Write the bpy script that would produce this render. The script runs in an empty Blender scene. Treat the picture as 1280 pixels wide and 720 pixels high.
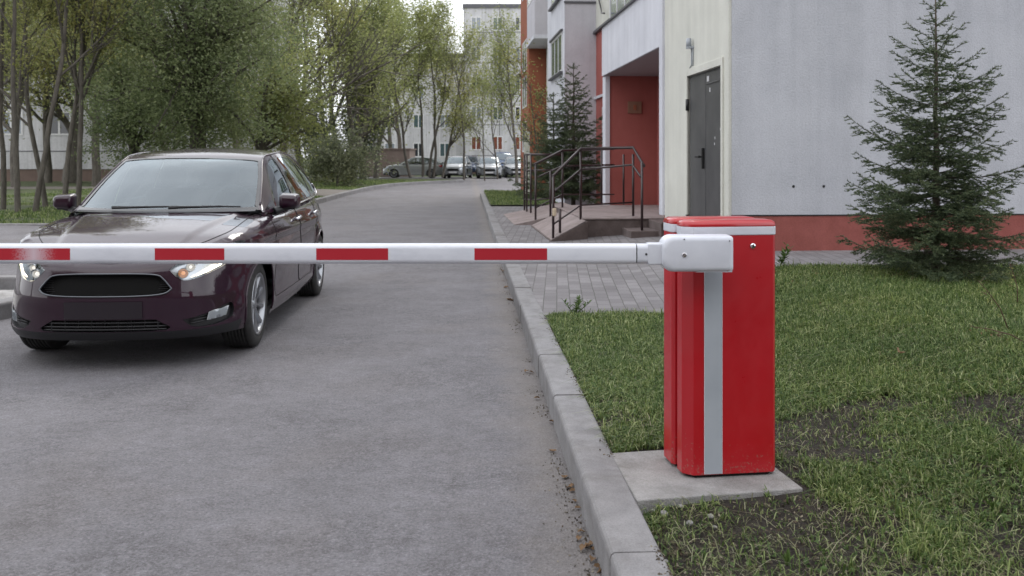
import bpy, bmesh, math, random
import numpy as np
from mathutils import Vector, Matrix, noise
from mathutils.geometry import delaunay_2d_cdt
R = math.radians
PI = math.pi
scene = bpy.context.scene
COL = scene.collection

# ------------------------------------------------------------------ camera
H, F, HY = 1.40, 1162.0, 197.0          # eye height, focal length and horizon row of the 1280x720 photograph
cam_data = bpy.data.cameras.new("camera")
cam = bpy.data.objects.new("camera", cam_data)
COL.objects.link(cam)
cam.location = (0, 0, H)
cam.rotation_euler = (R(90), 0, 0)
cam_data.sensor_width = 36
cam_data.lens = F / 1280 * 36
cam_data.shift_y = -(360 - HY) / 1280
cam_data.clip_start = 0.05
cam_data.clip_end = 2000
cam_data.dof.use_dof = True
cam_data.dof.focus_distance = 5.2
cam_data.dof.aperture_fstop = 5.0
scene.camera = cam

# ------------------------------------------------------------------ sky, sun, exposure
SUN_EL, SUN_ROT = 48, 200
world = bpy.data.worlds.new("World"); scene.world = world
world.use_nodes = True
wn, wl = world.node_tree.nodes, world.node_tree.links
for n in list(wn): wn.remove(n)
out = wn.new('ShaderNodeOutputWorld'); bg = wn.new('ShaderNodeBackground')
sky = wn.new('ShaderNodeTexSky'); sky.sky_type = 'NISHITA'; sky.sun_disc = False
sky.sun_elevation = R(SUN_EL); sky.sun_rotation = R(SUN_ROT)
sky.air_density = 1.0; sky.dust_density = 3.0; sky.ozone_density = 1.0
tc = wn.new('ShaderNodeTexCoord')
mp = wn.new('ShaderNodeMapping'); mp.inputs['Scale'].default_value = (1, 1, 2.6)
nz = wn.new('ShaderNodeTexNoise'); nz.inputs['Scale'].default_value = 2.2; nz.inputs['Detail'].default_value = 5
rmp = wn.new('ShaderNodeValToRGB')
rmp.color_ramp.elements[0].position = 0.30; rmp.color_ramp.elements[0].color = (7.0, 7.2, 7.7, 1)
rmp.color_ramp.elements[1].position = 0.75; rmp.color_ramp.elements[1].color = (12.6, 12.7, 13.0, 1)
mx = wn.new('ShaderNodeMix'); mx.data_type = 'RGBA'; mx.inputs[0].default_value = 0.88
wl.new(tc.outputs['Generated'], mp.inputs['Vector']); wl.new(mp.outputs[0], nz.inputs['Vector'])
wl.new(nz.outputs['Fac'], rmp.inputs[0])
wl.new(sky.outputs[0], mx.inputs[6]); wl.new(rmp.outputs[0], mx.inputs[7])
wl.new(mx.outputs[2], bg.inputs[0]); wl.new(bg.outputs[0], out.inputs[0])
bg.inputs[1].default_value = 0.11
sun_d = bpy.data.lights.new("sun", 'SUN'); sun_d.energy = 0.9; sun_d.angle = R(25); sun_d.color = (1, .96, .9)
sun = bpy.data.objects.new("sun", sun_d); COL.objects.link(sun)
sun.rotation_euler = (R(90 - SUN_EL), 0, R(180 - SUN_ROT + 180))
scene.view_settings.view_transform = 'Standard'
scene.view_settings.look = 'None'
scene.view_settings.exposure = 0.92
scene.view_settings.gamma = 1.0
scene.view_settings.use_curve_mapping = False

# ------------------------------------------------------------------ helpers
def PX(px, Y): return (px - 640) / F * Y
def PZ(py, Y): return H - (py - HY) / F * Y
def GY(py, z=0.0): return F * (H - z) / (py - HY)

def tag(o, label=None, cat=None, group=None, kind=None):
    if label: o['label'] = label
    if cat: o['category'] = cat
    if group: o['group'] = group
    if kind: o['kind'] = kind
    return o

def empty(name, loc=(0, 0, 0), rz=0, parent=None):
    o = bpy.data.objects.new(name, None); COL.objects.link(o)
    o.location = loc; o.rotation_euler = (0, 0, rz); o.empty_display_size = .2
    if parent: o.parent = parent
    return o

def link_mesh(name, me, mats, parent=None):
    if not isinstance(mats, (list, tuple)): mats = [mats]
    for m in mats: me.materials.append(m)
    o = bpy.data.objects.new(name, me); COL.objects.link(o)
    if parent: o.parent = parent
    return o

def np_mesh(name, V, Fc, k, mats, parent=None, smooth=False, mi=None):
    """V (n,3), Fc (m,k) arrays."""
    V = np.ascontiguousarray(V, dtype=np.float32); Fc = np.ascontiguousarray(Fc, dtype=np.int32)
    me = bpy.data.meshes.new(name)
    me.vertices.add(len(V)); me.vertices.foreach_set('co', V.ravel())
    me.loops.add(Fc.size); me.loops.foreach_set('vertex_index', Fc.ravel())
    me.polygons.add(len(Fc))
    me.polygons.foreach_set('loop_start', np.arange(0, Fc.size, k, dtype=np.int32))
    me.polygons.foreach_set('loop_total', np.full(len(Fc), k, dtype=np.int32))
    if mi is not None: me.polygons.foreach_set('material_index', np.ascontiguousarray(mi, dtype=np.int32))
    me.polygons.foreach_set('use_smooth', np.full(len(Fc), smooth))
    me.update(calc_edges=True); me.validate()
    return link_mesh(name, me, mats, parent)

class MB:
    """collects boxes, prisms, tubes into ONE mesh"""
    def __init__(s): s.v = []; s.f = []; s.m = []; s.sm = []
    def add(s, vs, fs, m=0, smooth=False, M=None):
        b = len(s.v)
        for v in vs:
            v = Vector(v)
            if M: v = M @ v
            s.v.append(v)
        for f in fs: s.f.append([b + i for i in f]); s.m.append(m); s.sm.append(smooth)
    def box(s, x0, x1, y0, y1, z0, z1, m=0, M=None):
        s.add([(x0, y0, z0), (x1, y0, z0), (x1, y1, z0), (x0, y1, z0), (x0, y0, z1), (x1, y0, z1), (x1, y1, z1), (x0, y1, z1)],
              [(0, 3, 2, 1), (4, 5, 6, 7), (0, 1, 5, 4), (1, 2, 6, 5), (2, 3, 7, 6), (3, 0, 4, 7)], m, False, M)
    def prism(s, poly, z0, z1, m=0, M=None, smooth=False):
        n = len(poly)
        a = sum(poly[i][0] * poly[(i + 1) % n][1] - poly[(i + 1) % n][0] * poly[i][1] for i in range(n))
        if a < 0: poly = poly[::-1]
        zz0 = z0 if callable(z0) else (lambda x, y: z0); zz1 = z1 if callable(z1) else (lambda x, y: z1)
        vs = [(x, y, zz0(x, y)) for x, y in poly] + [(x, y, zz1(x, y)) for x, y in poly]
        fs = [tuple(range(n - 1, -1, -1)), tuple(range(n, 2 * n))]
        s.add(vs, fs, m, False, M)
        b = len(s.v) - 2 * n
        for i in range(n):
            j = (i + 1) % n
            s.f.append([b + i, b + j, b + n + j, b + n + i]); s.m.append(m); s.sm.append(smooth)
    def tube(s, pts, r, n=8, m=0, cap=True, smooth=True):
        pts = [Vector(p) for p in pts]
        rr = r if isinstance(r, (list, tuple)) else [r] * len(pts)
        b = len(s.v); prev = None
        for i, p in enumerate(pts):
            d = (pts[min(i + 1, len(pts) - 1)] - pts[max(i - 1, 0)])
            if d.length < 1e-9: d = Vector((0, 0, 1))
            d.normalize()
            if prev is None:
                a = Vector((0, 0, 1)) if abs(d.z) < .9 else Vector((1, 0, 0))
                u = d.cross(a).normalized()
            else:
                u = (prev - d * prev.dot(d)).normalized()
            prev = u; w = d.cross(u)
            for k in range(n):
                t = 2 * PI * k / n
                s.v.append(p + (u * math.cos(t) + w * math.sin(t)) * rr[i])
        for i in range(len(pts) - 1):
            for k in range(n):
                k2 = (k + 1) % n
                s.f.append([b + i * n + k, b + i * n + k2, b + (i + 1) * n + k2, b + (i + 1) * n + k]); s.m.append(m); s.sm.append(smooth)
        if cap:
            s.f.append([b + k for k in range(n)][::-1]); s.m.append(m); s.sm.append(False)
            e = b + (len(pts) - 1) * n
            s.f.append([e + k for k in range(n)]); s.m.append(m); s.sm.append(False)
    def lathe(s, prof, n=32, m=0, M=None, smooth=True, closed=False):
        """prof: (r, h) around local z"""
        b = len(s.v)
        for r, h in prof:
            for k in range(n):
                t = 2 * PI * k / n
                v = Vector((r * math.cos(t), r * math.sin(t), h))
                s.v.append(M @ v if M else v)
        L = len(prof)
        for i in range(L - (0 if closed else 1)):
            i2 = (i + 1) % L
            for k in range(n):
                k2 = (k + 1) % n
                s.f.append([b + i * n + k, b + i * n + k2, b + i2 * n + k2, b + i2 * n + k]); s.m.append(m); s.sm.append(smooth)
    def build(s, name, mats, parent=None, bevel=0, seg=2, subsurf=0, fix=True):
        me = bpy.data.meshes.new(name)
        me.from_pydata([tuple(v) for v in s.v], [], s.f)
        me.polygons.foreach_set('material_index', s.m)
        me.polygons.foreach_set('use_smooth', s.sm)
        me.update()
        if fix:
            bm = bmesh.new(); bm.from_mesh(me); bmesh.ops.recalc_face_normals(bm, faces=bm.faces); bm.to_mesh(me); bm.free()
        o = link_mesh(name, me, mats, parent)
        if bevel:
            b = o.modifiers.new('bevel', 'BEVEL'); b.width = bevel; b.segments = seg; b.limit_method = 'ANGLE'; b.angle_limit = R(35)
            b.harden_normals = False
            for p in me.polygons: p.use_smooth = True
            w = o.modifiers.new('wn', 'WEIGHTED_NORMAL'); w.keep_sharp = True
        if subsurf:
            b = o.modifiers.new('sub', 'SUBSURF'); b.levels = subsurf; b.render_levels = subsurf
            for p in me.polygons: p.use_smooth = True
        return o

def crom(pts, n):
    """Catmull-Rom through pts, uniformly n samples per span -> array"""
    P = np.array(pts, float); out_ = []
    Q = np.vstack([2 * P[0] - P[1], P, 2 * P[-1] - P[-2]])
    for i in range(len(P) - 1):
        p0, p1, p2, p3 = Q[i], Q[i + 1], Q[i + 2], Q[i + 3]
        for k in range(n):
            t = k / n
            out_.append(.5 * ((2 * p1) + (-p0 + p2) * t + (2 * p0 - 5 * p1 + 4 * p2 - p3) * t * t + (-p0 + 3 * p1 - 3 * p2 + p3) * t ** 3))
    out_.append(P[-1])
    return np.array(out_)

def sstep(a, b, x):
    t = np.clip((x - a) / (b - a), 0, 1); return t * t * (3 - 2 * t)

# ------------------------------------------------------------------ materials
def mat(name, col=(.5, .5, .5), rough=.6, metal=0, coat=0, coat_rough=.03, spec=.5, emit=None, emit_s=0, alpha=None, trans=0, ior=1.5):
    m = bpy.data.materials.new(name); m.use_nodes = True
    b = m.node_tree.nodes['Principled BSDF']
    b.inputs['Base Color'].default_value = (*col, 1); b.inputs['Roughness'].default_value = rough
    b.inputs['Metallic'].default_value = metal; b.inputs['Coat Weight'].default_value = coat
    b.inputs['Coat Roughness'].default_value = coat_rough; b.inputs['Specular IOR Level'].default_value = spec
    b.inputs['IOR'].default_value = ior; b.inputs['Transmission Weight'].default_value = trans
    if emit: b.inputs['Emission Color'].default_value = (*emit, 1); b.inputs['Emission Strength'].default_value = emit_s
    return m

class NT:
    def __init__(s, m): s.m = m; s.n = m.node_tree.nodes; s.l = m.node_tree.links; s.b = s.n['Principled BSDF']
    def new(s, t, **kw):
        nd = s.n.new(t)
        for k, v in kw.items(): setattr(nd, k, v)
        return nd
    def coord(s, kind='Object', scale=(1, 1, 1), rot=(0, 0, 0), loc=(0, 0, 0)):
        t = s.new('ShaderNodeTexCoord'); mp_ = s.new('ShaderNodeMapping')
        mp_.inputs['Scale'].default_value = scale; mp_.inputs['Rotation'].default_value = rot; mp_.inputs['Location'].default_value = loc
        s.l.new(t.outputs[kind], mp_.inputs['Vector']); return mp_.outputs[0]
    def noise(s, vec, scale, detail=4, rough=.55, dist=0):
        n_ = s.new('ShaderNodeTexNoise'); n_.inputs['Scale'].default_value = scale; n_.inputs['Detail'].default_value = detail
        n_.inputs['Roughness'].default_value = rough; n_.inputs['Distortion'].default_value = dist
        s.l.new(vec, n_.inputs['Vector']); return n_.outputs['Fac']
    def vor(s, vec, scale, out_='Distance', feature='F1'):
        n_ = s.new('ShaderNodeTexVoronoi', feature=feature); n_.inputs['Scale'].default_value = scale
        s.l.new(vec, n_.inputs['Vector']); return n_.outputs[out_]
    def ramp(s, fac, stops, interp='LINEAR'):
        r_ = s.new('ShaderNodeValToRGB'); cr = r_.color_ramp; cr.interpolation = interp
        while len(cr.elements) < len(stops): cr.elements.new(.5)
        for e, (p, c) in zip(cr.elements, stops):
            e.position = p; e.color = (*c, 1) if len(c) == 3 else c
        s.l.new(fac, r_.inputs[0]); return r_.outputs[0]
    def mix(s, fac, a, b, mode='MIX'):
        x = s.new('ShaderNodeMix', data_type='RGBA', blend_type=mode)
        for i, v in ((0, fac), (6, a), (7, b)):
            if hasattr(v, 'links') or hasattr(v, 'is_linked'): s.l.new(v, x.inputs[i])
            elif i == 0: x.inputs[0].default_value = v
            else: x.inputs[i].default_value = (*v, 1)
        return x.outputs[2]
    def math(s, op, a, b=0.0, clamp=False):
        x = s.new('ShaderNodeMath', operation=op); x.use_clamp = clamp
        for i, v in ((0, a), (1, b)):
            if hasattr(v, 'is_linked'): s.l.new(v, x.inputs[i])
            else: x.inputs[i].default_value = v
        return x.outputs[0]
    def bump(s, h, strength=.3, dist=.01, prev=None):
        b_ = s.new('ShaderNodeBump'); b_.inputs['Strength'].default_value = strength; b_.inputs['Distance'].default_value = dist
        s.l.new(h, b_.inputs['Height'])
        if prev: s.l.new(prev, b_.inputs['Normal'])
        return b_.outputs[0]
    def base(s, c): s.l.new(c, s.b.inputs['Base Color'])
    def nrm(s, c): s.l.new(c, s.b.inputs['Normal'])
    def rough(s, c): s.l.new(c, s.b.inputs['Roughness'])

M = {}
def g3(v, t=(1, 1, 1)): return (v * t[0], v * t[1], v * t[2])
# asphalt
m = mat('asphalt', rough=.88); t = NT(m); M['asphalt'] = m
c = t.coord()
big = t.noise(c, .45, 5, .6); mid = t.noise(c, 3.2, 6, .65); fine = t.noise(c, 85, 4, .75)
cc = t.ramp(big, [(.3, (.140, .135, .143)), (.7, (.182, .176, .186))])
cc = t.mix(.38, cc, t.ramp(mid, [(.35, (.128, .123, .128)), (.62, (.192, .186, .196))]), 'MIX')
grain = t.ramp(fine, [(.33, (.34, .33, .33)), (.47, (.92, .92, .92)), (.56, (1.05, 1.05, 1.06)), (.70, (2.1, 2.1, 2.1))])
cc = t.mix(.62, cc, grain, 'MULTIPLY')
spk = t.ramp(t.vor(c, 42), [(.05, (1.9, 1.9, 1.95)), (.16, (1, 1, 1))])
cc = t.mix(.35, cc, spk, 'MULTIPLY')
patch = t.ramp(t.noise(c, 1.7, 7, .75, .8), [(.40, (.80, .79, .79)), (.50, (1, 1, 1))])
cc = t.mix(.35, cc, patch, 'MULTIPLY')
rg = t.math('ABSOLUTE', t.math('SUBTRACT', t.noise(c, 11, 9, .82, .4), .5))
crk = t.ramp(rg, [(0, (.30, .29, .29)), (.012, (.62, .61, .61)), (.035, (1, 1, 1))])
msk = t.ramp(t.noise(c, 1.15, 5, .65), [(.44, (0, 0, 0)), (.60, (1, 1, 1))])
cc = t.mix(msk, cc, t.mix(.75, cc, crk, 'MULTIPLY'))
coarse = t.ramp(t.noise(c, 38, 5, .8), [(.36, (.55, .54, .54)), (.48, (1, 1, 1)), (.66, (1.35, 1.35, 1.37))])
cc = t.mix(.45, cc, coarse, 'MULTIPLY')
mot = t.ramp(t.noise(c, 14, 4, .6), [(.35, (.86, .85, .85)), (.65, (1.1, 1.1, 1.12))])
cc = t.mix(.7, cc, mot, 'MULTIPLY')
st = t.ramp(t.noise(c, .9, 3, .5, .6), [(.52, (1, 1, 1)), (.68, (.88, .83, .77))])
cc = t.mix(.4, cc, st, 'MULTIPLY')
# drift of dust beside the kerb
sx = t.new('ShaderNodeSeparateXYZ'); t.l.new(c, sx.inputs[0])
dk = t.math('ADD', sx.outputs[0], t.math('MULTIPLY', sx.outputs[1], .048))
dk = t.math('ADD', dk, t.math('MULTIPLY', t.math('SUBTRACT', mid, .5), .5))
dust = t.math('SUBTRACT', 1, t.math('ABSOLUTE', t.math('MULTIPLY', t.math('SUBTRACT', dk, .40), 4.0)), True)
cc = t.mix(t.math('MULTIPLY', dust, .42), cc, (.205, .18, .155))
t.base(cc)
h = t.math('ADD', t.math('MULTIPLY', t.vor(c, 95), .8), t.math('MULTIPLY', fine, 1.2))
b1 = t.bump(mid, .25, .02); t.nrm(t.bump(h, .8, .006, b1))
# kerb concrete
def concrete(name, lo, hi, scale=9, bump=.35):
    m = mat(name, rough=.9); t = NT(m); c = t.coord()
    a = t.noise(c, scale, 6, .65); f = t.noise(c, 160, 3, .7); big = t.noise(c, 1.3, 4, .6)
    col = t.ramp(a, [(.3, lo), (.7, hi)])
    col = t.mix(.6, col, t.ramp(big, [(.35, (.78, .76, .74)), (.6, (1, 1, 1))]), 'MULTIPLY')
    col = t.mix(.4, col, t.ramp(f, [(.35, (.55, .55, .55)), (.6, (1.1, 1.1, 1.1))]), 'MULTIPLY')
    st2 = t.ramp(t.noise(c, 3.3, 8, .75, .5), [(.36, (.66, .64, .61)), (.52, (1, 1, 1))])
    col = t.mix(.7, col, st2, 'MULTIPLY')
    pits = t.ramp(t.vor(c, 40), [(.0, (.35, .35, .35)), (.14, (1, 1, 1))])
    col = t.mix(.35, col, pits, 'MULTIPLY')
    t.base(col); t.nrm(t.bump(t.math('ADD', f, a), bump, .006)); return m
M['kerb'] = concrete('kerb_concrete', (.20, .195, .20), (.285, .28, .285))
M['slab'] = concrete('slab_concrete', (.25, .245, .24), (.42, .41, .405), 5, .9)
M['step'] = concrete('porch_concrete', (.11, .085, .080), (.17, .135, .130), 5)
M['steptop'] = concrete('porch_top', (.25, .205, .20), (.34, .285, .275), 4)
# pavers
m = mat('paving', rough=.88); t = NT(m); M['paver'] = m
c = t.coord(rot=(0, 0, R(90 + 2.8)))
wv = t.new('ShaderNodeMix', data_type='VECTOR')
wn_ = t.new('ShaderNodeTexNoise'); wn_.inputs['Scale'].default_value = 6; t.l.new(c, wn_.inputs['Vector'])
vm = t.new('ShaderNodeVectorMath', operation='MULTIPLY_ADD')
t.l.new(wn_.outputs['Color'], vm.inputs[0]); vm.inputs[1].default_value = (.012, .012, 0); t.l.new(c, vm.inputs[2])
bk = t.new('ShaderNodeTexBrick'); bk.inputs['Scale'].default_value = 1
bk.inputs['Brick Width'].default_value = .21; bk.inputs['Row Height'].default_value = .115
bk.inputs['Mortar Size'].default_value = .0048; bk.inputs['Mortar Smooth'].default_value = .2; bk.inputs['Bias'].default_value = -.3
bk.inputs['Color1'].default_value = (.175, .167, .172, 1); bk.inputs['Color2'].default_value = (.265, .255, .262, 1); bk.inputs['Mortar'].default_value = (.095, .092, .085, 1)
t.l.new(vm.outputs[0], bk.inputs['Vector'])
c2 = t.coord(); a = t.noise(c2, 1.4, 6, .65)
col = t.mix(.7, bk.outputs['Color'], t.ramp(a, [(.3, (.68, .66, .66)), (.65, (1.08, 1.06, 1.06))]), 'MULTIPLY')
col = t.mix(.4, col, t.ramp(t.noise(c2, 120, 2), [(.3, (.6, .6, .6)), (.6, (1.15, 1.15, 1.15))]), 'MULTIPLY')
t.base(col); t.nrm(t.bump(bk.outputs['Fac'], -.7, .006, t.bump(t.noise(c2, 60, 4), .4, .004)))
# soil
m = mat('soil', rough=.95); t = NT(m); M['soil'] = m
c = t.coord(); a = t.noise(c, 7, 8, .7); b_ = t.noise(c, 60, 5, .7)
col = t.ramp(a, [(.3, (.020, .015, .011)), (.55, (.042, .033, .025)), (.75, (.070, .057, .042))])
col = t.mix(.6, col, t.ramp(b_, [(.35, (.5, .5, .5)), (.65, (1.4, 1.35, 1.3))]), 'MULTIPLY')
t.base(col); t.nrm(t.bump(t.math('ADD', a, t.math('MULTIPLY', b_, .6)), 1, .05))
# far grass sheet
m = mat('turf', rough=.95); t = NT(m); M['turf'] = m
c = t.coord(); a = t.noise(c, 1.1, 6, .7); b_ = t.noise(c, 30, 5, .7)
col = t.ramp(a, [(.3, (.050, .062, .024)), (.55, (.072, .092, .034)), (.75, (.12, .115, .06))])
col = t.mix(.6, col, t.ramp(b_, [(.35, (.5, .5, .5)), (.65, (1.4, 1.4, 1.3))]), 'MULTIPLY')
t.base(col); t.nrm(t.bump(b_, 1, .05))
# grass blades / leaves (tint differs from blade to blade)
def leaf_mat(name, stops, rough=.55, transl=.35, scale=.5, spec=.35, amt=.5):
    m = mat(name, rough=rough, spec=spec); t = NT(m)
    g = t.new('ShaderNodeNewGeometry')
    col = t.ramp(g.outputs['Random Per Island'], stops)
    c = t.coord(); a = t.noise(c, scale, 3, .5)
    col = t.mix(amt, col, t.ramp(a, [(.3, (.62, .72, .6)), (.7, (1.3, 1.2, 1.0))]), 'MULTIPLY')
    t.base(col)
    tr = t.new('ShaderNodeBsdfTranslucent'); ms = t.new('ShaderNodeMixShader'); ms.inputs[0].default_value = transl
    t.l.new(col, tr.inputs[0]); t.l.new(t.b.outputs[0], ms.inputs[1]); t.l.new(tr.outputs[0], ms.inputs[2])
    o = [n_ for n_ in t.n if n_.type == 'OUTPUT_MATERIAL'][0]; t.l.new(ms.outputs[0], o.inputs[0]); return m
M['grass'] = leaf_mat('grass_blade', [(0, (.036, .075, .018)), (.5, (.112, .172, .045)), (.8, (.215, .268, .092)), (1, (.40, .43, .24))], .5, .3, 1.6)
M['grass_dry'] = leaf_mat('grass_dry', [(0, (.13, .125, .06)), (.5, (.21, .21, .12)), (1, (.40, .38, .28))], .6, .3, 1.6)
M['leaf_a'] = leaf_mat('leaf_olive', [(0, (.17, .20, .075)), (.6, (.26, .29, .11)), (1, (.34, .36, .17))], .5, .5)
M['leaf_b'] = leaf_mat('leaf_green', [(0, (.14, .18, .085)), (.6, (.20, .245, .12)), (1, (.28, .32, .18))], .45, .5)
M['leaf_c'] = leaf_mat('leaf_yellow', [(0, (.21, .22, .075)), (.5, (.34, .345, .13)), (1, (.48, .46, .22))], .5, .5)
M['leaf_d'] = leaf_mat('leaf_dark', [(0, (.09, .105, .065)), (.5, (.13, .15, .09)), (1, (.21, .23, .14))], .5, .35)
M['weed'] = leaf_mat('weed_leaf', [(0, (.05, .09, .025)), (1, (.11, .17, .05))], .5, .3, 3)
M['needle'] = leaf_mat('needle', [(0, (.048, .074, .046)), (.55, (.095, .130, .075)), (1, (.19, .22, .12))], .5, .15, 2.2, .3, .45)
M['dry'] = leaf_mat('dry_leaf', [(0, (.10, .055, .03)), (1, (.26, .16, .09))], .7, .2, 5)
m = mat('bark', rough=.95); t = NT(m); M['bark'] = m
c = t.coord(scale=(1, 1, .25)); a = t.noise(c, 14, 6, .7)
t.base(t.ramp(a, [(.3, (.060, .053, .045)), (.7, (.155, .140, .118))])); t.nrm(t.bump(a, .8, .03))
m = mat('fir_bark', rough=.95); t = NT(m); M['fbark'] = m
c = t.coord(); a = t.noise(c, 40, 4, .7); t.base(t.ramp(a, [(.3, (.05, .04, .03)), (.7, (.12, .10, .08))])); t.nrm(t.bump(a, .6, .01))
# rendered walls
def plaster(name, lo, hi, scale=2.0, streak=.35, bump=.25, grain=60):
    m = mat(name, rough=.9, spec=.25); t = NT(m); c = t.coord()
    a = t.noise(c, scale, 6, .65); g = t.noise(c, grain, 4, .7)
    cs = t.coord(scale=(3.2, 3.2, .12)); s_ = t.noise(cs, 1.6, 5, .6)
    col = t.ramp(a, [(.3, lo), (.7, hi)])
    col = t.mix(streak, col, t.ramp(s_, [(.38, (.80, .80, .80)), (.62, (1.04, 1.04, 1.04))]), 'MULTIPLY')
    col = t.mix(.35, col, t.ramp(g, [(.35, (.72, .72, .72)), (.55, (1.05, 1.05, 1.05))]), 'MULTIPLY')
    t.base(col); t.nrm(t.bump(g, bump, .01)); return m
M['gable'] = plaster('grey_render', (.435, .448, .485), (.535, .548, .585), 1.4, .34, .6, 48)
M['cream'] = plaster('cream_render', (.56, .56, .51), (.66, .66, .60), 1.2, .35, .1)
M['white'] = plaster('white_render', (.55, .56, .61), (.66, .67, .72), 1.2, .35, .1)
M['lilac'] = plaster('lilac_render', (.46, .45, .49), (.55, .54, .58), 1.2, .25, .1)
M['red'] = plaster('red_render', (.31, .092, .080), (.37, .118, .104), 1.2, .25, .1)
M['redband'] = plaster('red_plinth', (.25, .078, .066), (.33, .108, .094), 3.2, .35, .3)
M['brick'] = plaster('terracotta_render', (.25, .085, .05), (.33, .12, .07), 1.0, .3, .1)
M['farwall'] = plaster('far_panel', (.43, .43, .44), (.64, .64, .65), .35, .8, .1, 8)
M['shedwall'] = plaster('shed_wall', (.22, .17, .15), (.30, .24, .21), .6, .3, .1)
M['brownwall'] = plaster('brown_wall', (.13, .095, .08), (.19, .14, .12), .6, .3, .1)
M['soffit'] = mat('soffit', (.30, .29, .31), .9)
M['beige'] = mat('beige_plate', (.22, .115, .075), .6)
M['sillmetal'] = mat('sill_metal', (.10, .10, .11), .5, .4)
M['darkglass'] = mat('window_glass', (.03, .035, .04), .06, 0, .5)
M['paleglass'] = mat('curtained_glass', (.22, .25, .28), .12, 0, .5)
M['redglass'] = mat('curtain_red', (.17, .055, .035), .25, 0, .5)
M['greenglass'] = mat('blue_green_glass', (.07, .11, .12), .12, 0, .5)
M['wframe'] = mat('window_frame', (.62, .62, .62), .5)
m = mat('door_steel', (.075, .075, .080), .42, 0); t = NT(m); M['door'] = m
c = t.coord(); a = t.noise(c, 3, 5, .6); t.base(t.ramp(a, [(.3, (.060, .060, .064)), (.7, (.090, .089, .092))])); t.nrm(t.bump(t.noise(c, 90, 2), .06, .01))
M['black'] = mat('black_metal', (.015, .015, .016), .4)
M['rail'] = mat('rail_paint', (.026, .013, .014), .30, .1, .4)
M['chrome'] = mat('chrome', (.75, .75, .78), .08, 1)
M['satin'] = mat('satin_silver', (.15, .16, .175), .3, 1)
# barrier
m = mat('barrier_red', (.46, .006, .014), .34, 0, .25, .15); t = NT(m); M['bred'] = m
c = t.coord(); a = t.noise(c, 2.5, 5, .6); t.base(t.ramp(a, [(.3, (.38, .004, .010)), (.7, (.44, .006, .014))]))
# dried splashes near the foot of the cabinet
sz = t.new('ShaderNodeSeparateXYZ'); t.l.new(c, sz.inputs[0])
lowz = t.math('SUBTRACT', 1, t.math('MULTIPLY', sz.outputs[2], 4.5), True)
spl = t.math('MULTIPLY', t.math('GREATER_THAN', t.math('ADD', t.noise(c, 70, 5, .8), t.math('MULTIPLY', lowz, .16)), .70), .55)
t.base(t.mix(spl, t.ramp(a, [(.3, (.38, .004, .010)), (.7, (.44, .006, .014))]), (.20, .15, .12)))
t.rough(t.ramp(t.noise(c, 12, 5, .7), [(.3, (.26, .26, .26)), (.7, (.46, .46, .46))])); t.nrm(t.bump(t.noise(c, 260, 2), .05, .002))
m = mat('lid_red', (.40, .007, .013), .28, 0, .4, .12); M['lred'] = m
m = mat('barrier_white', (.62, .64, .70), .38, 0, .15, .2); t = NT(m); M['bwhite'] = m
c = t.coord(); a = t.noise(c, 6, 6, .65); t.base(t.ramp(a, [(.3, (.56, .58, .64)), (.7, (.66, .68, .74))])); t.nrm(t.bump(t.noise(c, 200, 2), .05, .002))
m = mat('boom_white', (.66, .68, .75), .32, 0, .2, .15); t = NT(m); M['boom'] = m
c = t.coord(scale=(.4, 1, 1)); a = t.noise(c, 9, 6, .7)
t.base(t.ramp(a, [(.25, (.55, .57, .63)), (.5, (.68, .70, .76)), (.8, (.72, .74, .80))]))
m = mat('grey_tape', (.36, .39, .43), .45); t = NT(m); M['tape'] = m
c = t.coord(); a = t.noise(c, 4, 4); t.base(t.ramp(a, [(.3, (.33, .36, .40)), (.7, (.40, .43, .47))]))
m = mat('stripe_red', (.42, .012, .025), .4, 0, .2); t = NT(m); M['stripe'] = m
c = t.coord(); sx = t.new('ShaderNodeSeparateXYZ'); t.l.new(c, sx.inputs[0])
# scuffed patch where the foil has bleached, on the stripe near the far end of the boom only
d = t.math('ABSOLUTE', t.math('SUBTRACT', sx.outputs[0], -1.80)); w = t.math('SUBTRACT', 1, t.math('MULTIPLY', d, 11.0), True)
sc = t.noise(c, 160, 4, .8); w2 = t.math('MULTIPLY', w, t.math('GREATER_THAN', t.math('ADD', sc, t.math('MULTIPLY', w, .22)), .56))
t.base(t.mix(t.math('MULTIPLY', w2, .75), (.42, .012, .025), (.66, .62, .68)))
# car
m = mat('car_paint', (.030, .010, .018), .4, 0, 1, .02, spec=.15); t = NT(m); M['paint'] = m
c = t.coord(); fl = t.vor(c, 900, 'Color'); 
t.base(t.mix(.35, (.015, .0022, .0105), t.ramp(t.noise(c, 600, 1), [(.4, (.006, .001, .0045)), (.65, (.040, .006, .026))])))
M['plastic'] = mat('black_plastic', (.012, .012, .014), .45)
M['gloss'] = mat('gloss_black', (.008, .008, .010), .12, 0, .6)
M['mesh'] = mat('grille_mesh', (.003, .003, .003), .7, spec=.2)
m = mat('tyre', (.018, .018, .019), .8); t = NT(m); M['tyre'] = m
c = t.coord(); t.base(t.ramp(t.noise(c, 30, 4), [(.3, (.014, .014, .014)), (.7, (.030, .029, .028))]))
M['rim'] = mat('alloy', (.34, .35, .37), .32, .9)
M['disc'] = mat('brake_steel', (.05, .05, .05), .5, .5)
M['inner'] = mat('wheel_well', (.006, .006, .006), .9)
M['lamp_int'] = mat('lamp_reflector', (.50, .50, .50), .22, 1)
M['foglamp'] = mat('fog_reflector', (.55, .55, .56), .25, .3)
M['lamp_on'] = mat('lamp_bulb_white', (.9, .9, .9), .3, emit=(1, .84, .60), emit_s=3.0)
M['lamp_amber'] = mat('lamp_bulb_amber', (.45, .20, .09), .25, emit=(1, .45, .18), emit_s=.40)
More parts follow.
